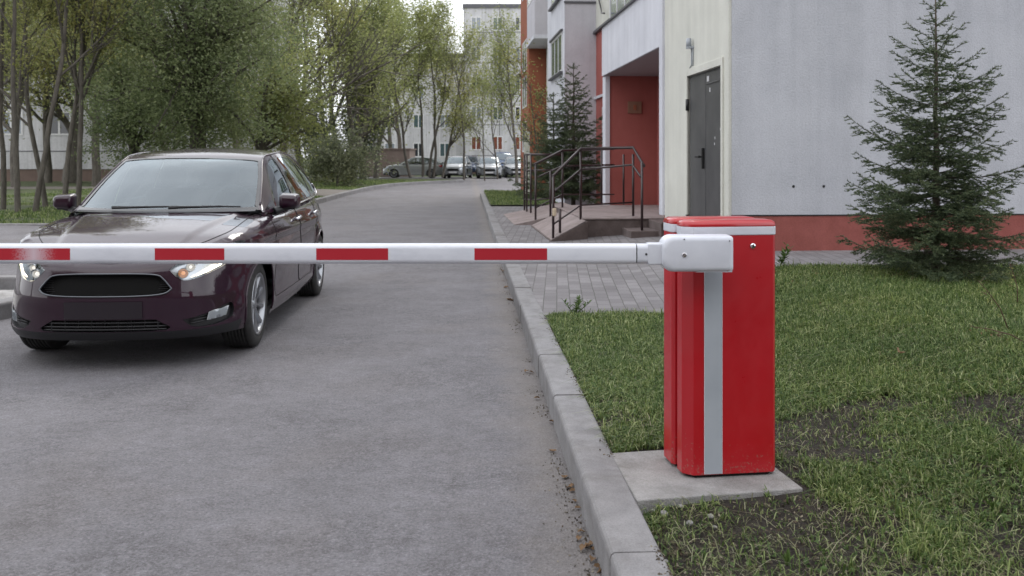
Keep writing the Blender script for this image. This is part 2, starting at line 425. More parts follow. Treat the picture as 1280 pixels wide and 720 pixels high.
M['lamp_clear'] = mat('lamp_bulb_clear', (.7, .68, .64), .25, emit=(1, .92, .8), emit_s=.5)
M['seat'] = mat('seat_fabric', (.05, .05, .055), .8)
M['dash'] = mat('dashboard', (.035, .035, .04), .6)
M['plate'] = mat('plate_white', (.6, .6, .62), .4)
M['tail'] = mat('tail_lens', (.25, .01, .012), .12, 0, .8)
def glass_mat(name, tint, refl=1.0, rough=0.0, base_refl=.09):
    m = bpy.data.materials.new(name); m.use_nodes = True; n_ = m.node_tree.nodes; l_ = m.node_tree.links
    for x in list(n_): n_.remove(x)
    o_ = n_.new('ShaderNodeOutputMaterial'); g_ = n_.new('ShaderNodeBsdfGlossy'); tr_ = n_.new('ShaderNodeBsdfTransparent')
    lw = n_.new('ShaderNodeLayerWeight'); lw.inputs['Blend'].default_value = .5
    fr = n_.new('ShaderNodeFresnel'); fr.inputs['IOR'].default_value = 1.52
    mu = n_.new('ShaderNodeMath'); mu.operation = 'MULTIPLY_ADD'; mu.inputs[1].default_value = refl; mu.inputs[2].default_value = base_refl; mu.use_clamp = True
    mxs = n_.new('ShaderNodeMixShader'); tr_.inputs[0].default_value = (*tint, 1); g_.inputs['Roughness'].default_value = rough
    g_.inputs[0].default_value = (.86, .95, 1, 1)
    l_.new(fr.outputs[0], mu.inputs[0]); l_.new(mu.outputs[0], mxs.inputs[0]); l_.new(tr_.outputs[0], mxs.inputs[1]); l_.new(g_.outputs[0], mxs.inputs[2])
    l_.new(mxs.outputs[0], o_.inputs[0]); return m
M['wsglass'] = glass_mat('windscreen_glass', (.50, .60, .60), 1.5, 0, .055)
M['sglass'] = glass_mat('side_glass', (.28, .31, .30), 1.5, 0, .10)
M['lens'] = glass_mat('lamp_lens', (.88, .90, .92), 1.0, 0, .02)
# ------------------------------------------------------------------ ground
def kx(Y): return .45 - .048 * Y                     # foot of the right kerb
def gz(x, y):                                         # level of the right-hand plot
    x = np.asarray(x, float); y = np.asarray(y, float)
    d = x - (.62 - .05 * y)
    fade = 1 - .65 * sstep(11, 14.7, y)
    return .142 + .20 * sstep(.9, 2.6, d) * fade
def grid_mesh(name, xs_of, ys, ds, zf, keep, material, kind='structure', noise_amp=0.0):
    nx, ny = len(ds), len(ys)
    X = np.zeros((ny, nx)); Y = np.zeros((ny, nx))
    for j, y in enumerate(ys): X[j] = xs_of(y) + ds; Y[j] = y
    Z = zf(X, Y)
    if noise_amp:
        for j in range(ny):
            for i in range(nx):
                Z[j, i] += noise_amp * noise.fractal(Vector((X[j, i] * 3.1, Y[j, i] * 3.1, .3)), .8, 2, 4)
    idx = np.arange(nx * ny).reshape(ny, nx)
    Fc = np.stack([idx[:-1, :-1], idx[:-1, 1:], idx[1:, 1:], idx[1:, :-1]], -1).reshape(-1, 4)
    V = np.stack([X, Y, Z], -1).reshape(-1, 3)
    cen = V[Fc].mean(1); Fc = Fc[keep(cen[:, 0], cen[:, 1])]
    o = np_mesh(name, V, Fc, 4, material, smooth=True); o['kind'] = kind
    return o
def sheet(name, x0, x1, y0, y1, z, material, n=1):
    b = MB(); b.add([(x0, y0, z), (x1, y0, z), (x1, y1, z), (x0, y1, z)], [(0, 1, 2, 3)])
    return tag(b.build(name, material), kind='structure')
sheet('ground', -600, 600, -600, 900, -.06, M['turf'])
sheet('road', -60, 60, -16, 67.5, 0.0, M['asphalt'])

LAWN_NEAR = 7.42
def lawn_keep(x, y):
    edge = np.where(x > 1.75, 8.95, LAWN_NEAR + .03 * np.sin(x * 9))
    return (y < edge)
def soil_z(X, Y):
    z = gz(X, Y) + .004
    z = z - .018 * (1 - sstep(0, .12, X - kx(Y) - .158))
    return z - .045 * (1 - sstep(3.1, 3.75, Y)) * sstep(.0, .1, X - kx(Y))
grid_mesh('pavement', lambda y: kx(y) + .12, np.arange(7.2, 34.6, .3), np.arange(0, 12.1, .3), gz, lambda x, y: (y > 7.2) & ~((y > 24.1) & (x < 1.0)), M['paver'])
grid_mesh('lawn_soil', lambda y: kx(y) + .158, np.arange(-3, 9.01, .05), np.arange(0, 7.5, .05), soil_z, lawn_keep, M['soil'], noise_amp=.014)
grid_mesh('grass_plot', lambda y: kx(y) + .14, np.arange(24.1, 34.4, .2), np.arange(0, 3.0, .2), lambda X, Y: gz(X, Y) + .03, lambda x, y: x < 1.1, M['turf'])

# kerbs: lengths of stone about a metre long with a rounded arris and open joints
def kerb(name, line, inward=1, length=1.0, h=.15, w=.165, seed=1):
    rnd = random.Random(seed); P = [Vector((x, y, 0)) for x, y in line]
    L = [0]
    for a, b in zip(P, P[1:]): L.append(L[-1] + (b - a).length)
    def at(s):
        s = max(0, min(s, L[-1] - 1e-6)); i = max(k for k in range(len(P) - 1) if L[k] <= s)
        return P[i].lerp(P[i + 1], (s - L[i]) / (L[i + 1] - L[i]))
    sec = [(0, -.08), (0, h - .020), (.004, h - .008), (.012, h - .001), (.022, h), (w - .008, h), (w, h - .008), (w, -.08)]
    mb = MB(); s = 0
    while s < L[-1] - .05:
        e = min(s + length * rnd.uniform(.97, 1.03), L[-1]); a, b = at(s + .004), at(e - .004)
        nsub = 1 if (P[1] - P[0]).length > length else 1
        d = (b - a).normalized(); n_ = Vector((d.y, -d.x, 0)) * inward
        dz, dn = rnd.uniform(-.003, .003), rnd.uniform(-.003, .003)
        vs = [a + n_ * (o_ + dn) + Vector((0, 0, z + dz)) for o_, z in sec] + [b + n_ * (o_ + dn) + Vector((0, 0, z + dz)) for o_, z in sec]
        k = len(sec)
        mb.add(vs, [(i, i + 1, k + i + 1, k + i) for i in range(k - 1)] + [tuple(range(k))[::-1], tuple(range(k, 2 * k))])
        s = e
    return tag(mb.build(name, M['kerb']), kind='structure')
right = [(kx(y), y) for y in (-4, 33.2)]
arc = [(kx(33.2) + 1.3 - 1.3 * math.cos(t), 33.2 + 1.3 * math.sin(t)) for t in np.linspace(0, PI / 2, 8)[1:]]
kerb('kerb_by_lawn', right + arc + [(14, 34.5)], 1, seed=3)
verge_line = [(-60, 17.5), (-9, 17.5), (-7.2, 17.6), (-6.3, 18.1), (-5.85, 19.0), (-5.78, 22), (-5.82, 26), (-5.86, 29), (-6.0, 33.0), (-6.08, 37), (-6.08, 41), (-5.85, 44.5), (-5.3, 47), (-4.3, 49.8), (-3.2, 51.5), (-2.7, 52.4), (-3.2, 54), (-5, 56), (-12, 58), (-60, 60)]
kerb('kerb_by_verge', verge_line, -1, seed=5)
mb = MB(); mb.prism([(x - (.08 if 17.6 < y < 56 else 0), y + (.08 if y < 18.2 else 0)) for x, y in verge_line] , -.05, .125); tag(mb.build('verge', M['turf']), kind='structure')
mb = MB(); mb.prism([(-60, 38.2), (-14, 37.6), (-6.0, 30.6), (-6.15, 36.2), (-12, 40.6), (-60, 41.4)], .120, .131); tag(mb.build('footpath', M['brownwall' if False else 'slab']), kind='structure')
bpy.data.objects['footpath'].data.materials[0] = concrete('path_dirt', (.13, .115, .10), (.20, .18, .16))
# raised island and pavement on the left, mostly behind the car
near_island = [(-60, 7.35), (-5.4, 7.35), (-4.75, 7.45), (-4.42, 7.75), (-4.35, 8.15), (-4.5, 8.55), (-5.2, 8.75), (-60, 8.78)]
kerb('kerb_island', [(-30, 6.6), (-6.2, 6.9), (-5.2, 7.05), (-4.62, 7.35), (-4.36, 7.85), (-4.33, 8.6)], -1, .8, h=.145, w=.2, seed=8)
mb = MB(); mb.prism([(-30, 6.8), (-6.3, 7.09), (-5.3, 7.24), (-4.8, 7.5), (-4.54, 7.95), (-4.51, 9.6), (-30, 9.6)], -.03, .035); tag(mb.build('island_apron', M['slab']), kind='structure')
kerb('kerb_far_side', [(-30, 9.66), (-4.9, 9.70), (-4.6, 9.95), (-4.5, 10.5), (-4.6, 12.5)], -1, .7, h=.15, seed=9)
mb = MB(); mb.prism([(-30, 9.8), (-4.9, 9.84), (-4.75, 10.5), (-4.8, 12.4), (-5.4, 14.5), (-6.5, 16.0), (-9, 17.2), (-30, 17.2)], -.03, .146); tag(mb.build('left_pavement', M['asphalt']), kind='structure')

# ------------------------------------------------------------------ apartment house on the right
OX, OY, RZ = 2.45, 10.5, math.atan(.073)
house = empty('apartment_building', (OX, OY, 0), RZ)
tag(house, 'pale apartment house with grey end wall, red plinth and recessed red porch', 'building')
def hbox(name, a0, a1, b0, b1, z0, z1, m_, parent=house, bev=0):
    mb = MB(); mb.box(a0, a1, b0, b1, z0, z1); return mb.build(name, m_, parent, bev)
def ab(X, Y):
    dx, dy = X - OX, Y - OY; c_, s_ = math.cos(RZ), math.sin(RZ)
    return dx * c_ + dy * s_, -dx * s_ + dy * c_
TOP = 15.5
# end wall: render, its drip line and the plinth below
hbox('end_wall', .035, 15, 0, .35, .752, TOP, M['gable'])
hbox('drip_line', .03, 15.01, -.004, .34, .738, .752, M['black'])
hbox('plinth', .0, 15, .004, .34, -.1, .738, M['redband'])
# cream side wall with the steel door
mb = MB()
mb.box(0, .35, .012, .26, -.1, TOP); mb.box(0, .35, 1.76, 3.06, -.1, TOP); mb.box(0, .35, .26, 1.76, 2.50, TOP); mb.box(.10, .35, .26, 1.76, -.1, .36)
mb.build('side_wall', M['cream'], house)
hbox('corner_trim', -.035, .33, 3.06, 3.27, .56, TOP, M['white'])
hbox('base_edge', .0, .33, 3.062, 3.10, -.1, .558, M['red'])
mb = MB()
mb.box(-.02, .10, .19, .26, .35, 2.56); mb.box(-.02, .10, 1.76, 1.79, .35, 2.56); mb.box(-.02, .10, .26, 1.76, 2.47, 2.56)
df = mb.build('door_frame', M['cream'], house, .004)
dr = MB(); dr.box(.035, .075, .263, 1.757, .36, 2.467); dr.box(.022, .035, 1.02, 1.75, .40, 2.44); dr.box(.022, .035, .27, 1.0, .40, 2.44)
dr.box(.012, .022, .30, .97, 2.30, 2.315)
dr = dr.build('door', M['door'], house, .003)
mb = MB(); mb.box(-.012, .022, 1.06, 1.10, 1.26, 1.52); mb.box(-.05, -.012, 1.07, 1.09, 1.40, 1.42); mb.box(-.055, -.035, 1.07, 1.24, 1.395, 1.425)
mb.build('handle', M['black'], dr, .004)
for z in (.50, 2.02):
    mb = MB(); mb.tube([(-.01, 1.765, z), (-.01, 1.765, z + .15)], .022, 10); mb.build('hinge', M['black'], dr)
mb = MB(); mb.box(.016, .022, .86, .94, 2.335, 2.40); mb.build('door_sticker', M['plate'], dr); mb = MB(); mb.box(.016, .022, .80, .83, 2.20, 2.25); mb.build('door_sticker', M['plate'], dr)
for z, b_ in ((1.95, .36), (1.72, .38), (1.55, .62), (1.62, .60)): 
    mb = MB(); mb.box(.018, .022, b_, b_ + .018, z, z + .03); mb.build('peephole', M['plate'], dr)
# recessed entrance
hbox('recess_wall', .11, 1.3, 8.20, 8.5, -.1, 3.04, M['red'])
hbox('pilaster', .02, .108, 8.17, 8.5, -.1, 3.04, M['white'])
hbox('recess_side_wall', 1.08, 1.35, 3.27, 8.2, -.1, 3.04, M['red'])
mb = MB(); mb.box(0, 1.6, 3.275, 8.35, 3.04, 3.30); mb.build('soffit_slab', M['soffit'], house)
hbox('balcony_front', -.02, .14, 3.28, 8.36, 3.05, 4.02, M['white'])
hbox('balcony_side', .14, 1.6, 8.22, 8.36, 3.05, 4.02, M['white'])
hbox('sill_strip', -.07, .16, 3.275, 8.40, 4.02, 4.05, M['sillmetal'])
hbox('upper_wall', .16, 1.6, 3.28, 8.34, 5.75, TOP, M['cream'])
def window(parent, a, b0, b1, z0, z1, n=2, facing='L', glass='darkglass', fr=.06, depth=.05):
    """facing 'L': window in a wall whose face is the plane a; 'F': in a wall whose face is the plane b=a"""
    mb = MB(); g = MB()
    def bx(mbb, u0, u1, w0, w1, z0_, z1_):
        if facing == 'L': mbb.box(u0, u1, w0, w1, z0_, z1_)
        else: mbb.box(w0, w1, u0, u1, z0_, z1_)
    bx(mb, a - .015, a + depth, b0, b0 + fr, z0, z1); bx(mb, a - .015, a + depth, b1 - fr, b1, z0, z1)
    bx(mb, a - .015, a + depth, b0 + fr, b1 - fr, z0, z0 + fr); bx(mb, a - .015, a + depth, b0 + fr, b1 - fr, z1 - fr, z1)
    for k in range(1, n):
        c_ = b0 + (b1 - b0) * k / n; bx(mb, a - .012, a + depth, c_ - fr * .5, c_ + fr * .5, z0 + fr, z1 - fr)
    bx(g, a - .002, a + .01, b0 + fr * .9, b1 - fr * .9, z0 + fr * .9, z1 - fr * .9)
    f = mb.build('window', M['wframe'], parent); g.build('pane', M[glass], f)
    return f
window(house, .10, 3.5, 8.1, 4.06, 5.7, 6, glass='paleglass')
hbox('loggia_backing', .16, .3, 3.3, 8.34, 4.0, 5.75, M['cream'])
# set-back red wall and what stands above it
hbox('setback_wall', .553, .9, 8.5, 12.56, -.1, 4.46, M['red'])
hbox('setback_ledge', .50, .56, 8.5, 12.56, 2.84, 2.90, M['white'])
hbox('setback_cap', .47, .9, 8.5, 12.56, 4.46, 4.52, M['sillmetal'])
hbox('setback_upper_wall', .553, .9, 8.5, 12.56, 4.52, TOP, M['cream'])
window(house, .55, 9.6, 11.6, .8, 2.6, 3, glass='darkglass')
# projecting white bay
hbox('bay_wall', -.22, 3, 12.56, 16.3, -.1, TOP, M['lilac'])
hbox('bay_side_wall', -.24, -.22, 12.555, 16.3, -.1, TOP, M['white'])
for z in (5.22, 8.1): hbox('slab_line', -.25, .6, 12.53, 12.56, z, z + .05, M['sillmetal'])
for z0, z1 in ((3.57, 4.58), (5.5, 6.7), (8.3, 9.5)):
    window(house, -.245, 12.95, 15.3, z0, z1, 3, glass='greenglass', depth=.01)
    hbox('window_sill', -.33, -.24, 12.85, 15.4, z0 - .05, z0 - .002, M['sillmetal']); hbox('window_hood', -.30, -.24, 12.85, 15.4, z1 + .002, z1 + .05, M['sillmetal'])
hbox('link_wall', .3, 3, 16.3, 21.5, -.1, TOP, M['cream'])
# terracotta bay with a glazed loggia above
hbox('terracotta_wall', -.30, 3, 21.6, 25.0, -.1, TOP, M['brick'])
hbox('loggia_box', -.36, 1.5, 18.9, 21.6, 5.28, 6.5, M['lilac'])
hbox('loggia_slab', -.39, 1.5, 18.86, 21.6, 5.16, 5.28, M['white'])
hbox('loggia_upper', -.36, 1.5, 18.9, 21.6, 8.0, TOP, M['lilac'])
window(house, -.35, 18.95, 21.5, 6.52, 7.98, 3, glass='darkglass')
window(house, 18.9, -.32, 1.4, 6.52, 7.98, 3, 'F', glass='darkglass')
for z0 in (1.6, 3.2, 4.5, 7.2): window(house, -.305, 22.3, 24.1, z0, z0 + 1.1, 2, glass='paleglass', depth=.01)
hbox('corner_post', -.62, -.45, 19.6, 19.8, 0, 2.25, M['cream'])
mb = MB()
pts = crom([(.52, 12.4, 6.2), (.50, 12.0, 5.4), (.46, 11.3, 4.9), (.30, 10.3, 4.65), (.10, 9.1, 4.45), (.0, 8.2, 4.3)], 5)
mb.tube(pts, .018, 6); mb.build('cable', M['black'], house)
# rust runs and screw holes of the end wall
mb = MB()
for px, py in ((992, 233), (1031, 233)):
    mb = MB(); a_, b_ = ab(PX(px, 10.55), 10.55); mb.tube([(a_, -.004, PZ(py, 10.55)), (a_, .03, PZ(py, 10.55))], .016, 10)
    mb.build('anchor_hole', M['black'], house)
# number plate of the entrance: an unreadable beige board
a0, _ = ab(2.33, 18.7); a1, _ = ab(2.61, 18.7)
hb = MB(); hb.box(a0, a1, 8.17, 8.198, 2.29, 2.53)
hb = hb.build('notice_board', M['beige'], None, .004); hb.location = (OX, OY, 0); hb.rotation_euler = (0, 0, RZ)
tag(hb, 'small beige board on the red wall inside the recessed porch', 'board')
mb = MB(); mb.box((a0 + a1) / 2 - .03, (a0 + a1) / 2 + .03, 8.155, 8.17, 2.36, 2.46); mb.build('board_mark', M['brick'], hb)
# lamp above the steel door
lamp = empty('wall_lamp', (OX, OY, 0), RZ); tag(lamp, 'small grey lamp and conduit on the cream wall above the steel door', 'lamp')
b_ = 1.52
mb = MB(); mb.box(-.08, .0, b_ - .05, b_ + .05, 2.81, 2.835); mb.tube([(-.055, b_, 2.835), (-.055, b_, 2.94)], [.036, .033], 12); mb.build('lamp_housing', M['tape'], lamp)
mb = MB(); mb.tube([(-.012, b_ + .03, 2.82), (-.012, b_ + .03, 2.60), (-.012, b_ + .12, 2.57)], .008, 6); mb.tube([(-.012, b_ - .04, 2.82), (-.012, b_ - .04, 2.58)], .008, 6); mb.build('conduit', M['tape'], lamp)

# ------------------------------------------------------------------ porch, ramp and railings
porch = empty('entrance_porch', (OX, OY, 0), RZ); tag(porch, 'brown concrete porch platform with two steps and a sloping ramp at the red entrance', 'porch')
PZT = .45
A0 = -1.02
mb = MB(); mb.box(A0, -.0, 4.15, 8.15, -.1, PZT - .02); mb.box(.0, 1.07, 3.3, 8.15, -.1, PZT - .02); mb.build('platform', M['step'], porch, .012)
mb = MB(); mb.box(A0 - .02, .0, 4.13, 8.16, PZT - .02, PZT); mb.box(.0, 1.07, 4.13, 8.16, PZT - .0195, PZT - .001); mb.build('platform_top', M['steptop'], porch, .004)
mb = MB(); mb.box(-.42, .0, 3.45, 4.15, -.1, .30); mb.box(-.02, .33, 3.45, 4.15, -.1, .298); mb.build('step', M['step'], porch, .012)
# ramp sloping down to the left
def wz(X, Y): return float(gz(X, Y))
mb = MB()
rA, rB0, rB1 = -1.62, 3.55, 6.7
mb.add([(rA, rB0, .155), (A0 + .01, rB0 + .3, PZT - .03), (A0 + .01, rB1, PZT - .03), (rA, rB1, .155), (rA, rB0, -.1), (A0 + .01, rB0 + .3, -.1), (A0 + .01, rB1, -.1), (rA, rB1, -.1)],
       [(0, 1, 2, 3), (0, 4, 5, 1), (2, 6, 7, 3), (0, 3, 7, 4), (1, 5, 6, 2)])
mb.build('ramp', M['step'], porch)
mb = MB(); mb.add([(rA + .015, rB0 + .05, .165), (A0 - .01, rB0 + .33, PZT - .021), (A0 - .01, rB1 - .03, PZT - .021), (rA + .015, rB1 - .03, .165)], [(0, 1, 2, 3)]); mb.build('ramp_tiles', M['steptop'], porch)
mb = MB(); mb.add([(-1.9, 7.0, .15), (-.6, 7.0, .42), (-.6, 10.2, .42), (-1.9, 10.2, .15), (-1.9, 7.0, -.1), (-.6, 7.0, -.1), (-.6, 10.2, -.1), (-1.9, 10.2, -.1)],
       [(0, 1, 2, 3), (0, 4, 5, 1), (2, 6, 7, 3), (0, 3, 7, 4), (1, 5, 6, 2)]); mb.build('back_ramp', M['steptop'], porch)

def W(px, py, Y): return Vector((PX(px, Y), Y, PZ(py, Y)))
def railing(label, posts, rails, loc):
    r_ = empty('railing', loc); tag(r_, label, 'railing', 'railings of the entrance porch')
    off = Vector(loc)
    for p, q in posts:
        mb = MB(); mb.tube([p - off, q - off], .020, 8); mb.build('post', M['rail'], r_)
    for name, pl, rad in rails:
        mb = MB(); mb.tube([v - off for v in pl], rad, 8); mb.build(name, M['rail'], r_)
    return r_
def drop(v, z): return Vector((v.x, v.y, z))
# near railing
Ya, Yb, Yc, Yd = 14.05, 14.75, 14.85, 14.02
n1 = W(691.5, 220, Ya); n2 = W(725.8, 186, Yb); n3 = W(791.5, 184.5, Yc); n4 = W(805, 207.5, Yd)
railing('maroon railing at the front edge of the porch, nearest of the three',
        [(n1, drop(n1, .13)), (n2, drop(n2, .36)), (W(791.5, 193, Yc), W(791.5, 270, Yc)), (W(802.5, 203, Yd), W(802.5, 298, Yd)), (W(700, 261, 14.15), W(700, 291, 14.15)), (W(779.5, 193, 17.9), W(779.5, 255.5, 17.9))],
        [('handrail', [n1 + Vector((-.012, 0, -.01)), n2, n3, n4], .024),
         ('mid_rail', [W(693.5, 239, Ya), W(725.8, 212, Yb), W(790.5, 206, Yc), W(801, 221, Yd)], .017),
         ('lower_rail', [W(692, 280, Ya), W(725.8, 256.5, Yb), W(790.5, 253, Yc)], .014)], (n1.x, n1.y, .13))
Yf = 17.45
f1 = W(669.5, 205, Yf); f2 = W(703, 188, Yf + .3); f3 = W(768, 186, Yf + .6)
railing('maroon railing along the far side of the ramp, ending at the red wall',
        [(f1, W(669.5, 280, Yf)), (f2, W(703, 262, Yf + .3)), (W(752, 187, Yf + .5), W(752, 256, Yf + .5)), (W(688, 213, 17.4), W(688, 277, 17.4))],
        [('handrail', [f1 + Vector((-.03, 0, -.01)), f2, f3], .024), ('mid_rail', [W(671, 222, Yf), W(703, 207.5, Yf + .3), W(768, 206, Yf + .6)], .017),
         ('lower_rail', [W(671, 259, Yf), W(703, 243, Yf + .3), W(768, 243, Yf + .6)], .014)], (f1.x, f1.y, .15))
k1, k2, k3 = W(655.5, 193, 20.4), W(658.5, 193, 19.9), W(663.5, 193, 19.3)
railing('maroon railing of the back ramp, leftmost and farthest of the three',
        [(k1, W(655.5, 264, 20.4)), (k2, W(658.5, 266, 19.9)), (k3, W(663.5, 269, 19.3))],
        [('handrail', [k1, k3, W(702, 193.5, 19.4)], .024), ('mid_rail', [W(655.5, 213, 20.4), W(663.5, 213, 19.3), W(702, 212, 19.4)], .017),
         ('lower_rail', [W(655.5, 249, 20.4), W(663.5, 250, 19.3), W(702, 247, 19.4)], .014)], (k1.x, k1.y, .15))
# flat railing parts: plastic cap on the short post
cap = MB(); c0 = W(693, 266, 14.0); cap.box(c0.x - .03, c0.x + .03, c0.y - .03, c0.y + .02, c0.z - .05, c0.z + .07)
cap = cap.build('wrapped_joint', M['beige'], None, .015); cap.parent = bpy.data.objects['railing']; cap.location = -Vector((n1.x, n1.y, .13))
cap.data.materials[0] = mat('foam_wrap', (.55, .45, .33), .8)

# ------------------------------------------------------------------ distant buildings
far = empty('panel_building', (0, 82, 0)); tag(far, 'tall white panel apartment block at the far end of the road', 'building')
mb = MB(); mb.box(-4.25, 14, 0, 12, 0, 14.6); mb.build('wall', M['farwall'], far)
mb = MB(); mb.box(-4.35, 14.1, -.1, 12.1, 14.6, 14.95); mb.build('roof_edge', M['sillmetal'], far)
mb = MB(); mb.box(-4.27, 14, -.03, .0, 0, .9); mb.build('plinth', M['brownwall'], far)
mb = MB()
for k in range(5): mb.box(-4.25, 14, -.012, .0, 1.55 + k * 2.72, 1.60 + k * 2.72)
for x in (-4.24, -1.1, 2.0, 5.1): mb.box(x - .02, x + .03, -.012, 0, .9, 14.6)
mb.build('panel_joint', M['sillmetal'], far)
for r in range(5):
    for i, x in enumerate((-3.62, -1.72, .25, 2.2, 4.2)):
        window(far, -.02, x, x + .92, 2.05 + r * 2.63, 3.30 + r * 2.63, 2, 'F', glass=('redglass' if r == 0 and i < 4 else ['greenglass', 'paleglass', 'darkglass'][(r + i * 2) % 3]), fr=.09)
wing = empty('lower_panel_building', (0, 84.5, 0)); tag(wing, 'lower white panel block just left of the tall one, half hidden by trees', 'building')
mb = MB(); mb.box(-15, -4.3, 0, 10, 0, 10.6); mb.build('wall', M['farwall'], wing)
mb = MB(); mb.box(-15.1, -4.3, -.1, 10.1, 10.6, 10.85); mb.build('roof_edge', M['sillmetal'], wing)
for r in range(4):
    for i, x in enumerate((-13.6, -11.6, -9.0, -6.6)):
        window(wing, -.02, x, x + 1.0, 1.45 + r * 2.6, 2.75 + r * 2.6, 2, 'F', glass=['greenglass', 'paleglass', 'darkglass'][(r + i) % 3], fr=.09)
shed = empty('brick_shed', (-7.9, 68, 0)); tag(shed, 'low brown brick shed beyond the parked grey saloon', 'shed')
mb = MB(); mb.box(-3.2, .4, 0, 4, 0, 2.0); mb.build('wall', M['shedwall'], shed)
mb = MB(); mb.box(-3.3, .5, -.1, 4.1, 2.0, 2.08); mb.build('roof', M['shedwall'], shed)
lb = empty('white_building', (-25, 50, 0)); tag(lb, 'long white building on a dark plinth behind the trees at left', 'building')
mb = MB(); mb.box(-14, 11, 0, 11, .78, 12); mb.build('wall', M['farwall'], lb)
mb = MB(); mb.box(-13.95, 10.95, .05, 11, -.05, .778); mb.build('plinth', M['inner'] if False else M['brownwall'], lb)
mb = MB()
for z in (1.72, 4.4, 7.1, 9.8): mb.box(-14, 11, -.02, .0, z, z + .05)
mb.build('panel_joint', M['sillmetal'], lb)
for r in range(3):
    for x in np.arange(-13, 10, 2.6):
        window(lb, -.02, x, x + 1.3, 2.6 + r * 2.7, 3.9 + r * 2.7, 2, 'F', glass=['darkglass', 'paleglass'][int(x * 3 + r) % 2], fr=.09)
# unseen block added behind the camera, close and tall to darken the car's reflections
bb = empty('reflection_blocker', (0, -25, 0)); tag(bb, 'unseen brown block behind the camera, added to darken reflections in the car', 'building')
mb = MB(); mb.box(-34, 22, -10, 0, 0, 19); mb.build('wall', M['brownwall'], bb)
for r in range(6):
    for x in np.arange(-32, 20, 3.1):
        window(bb, .0, x, x + 1.4, 1.8 + r * 2.9, 3.2 + r * 2.9, 2, 'F', glass='darkglass', fr=.09)
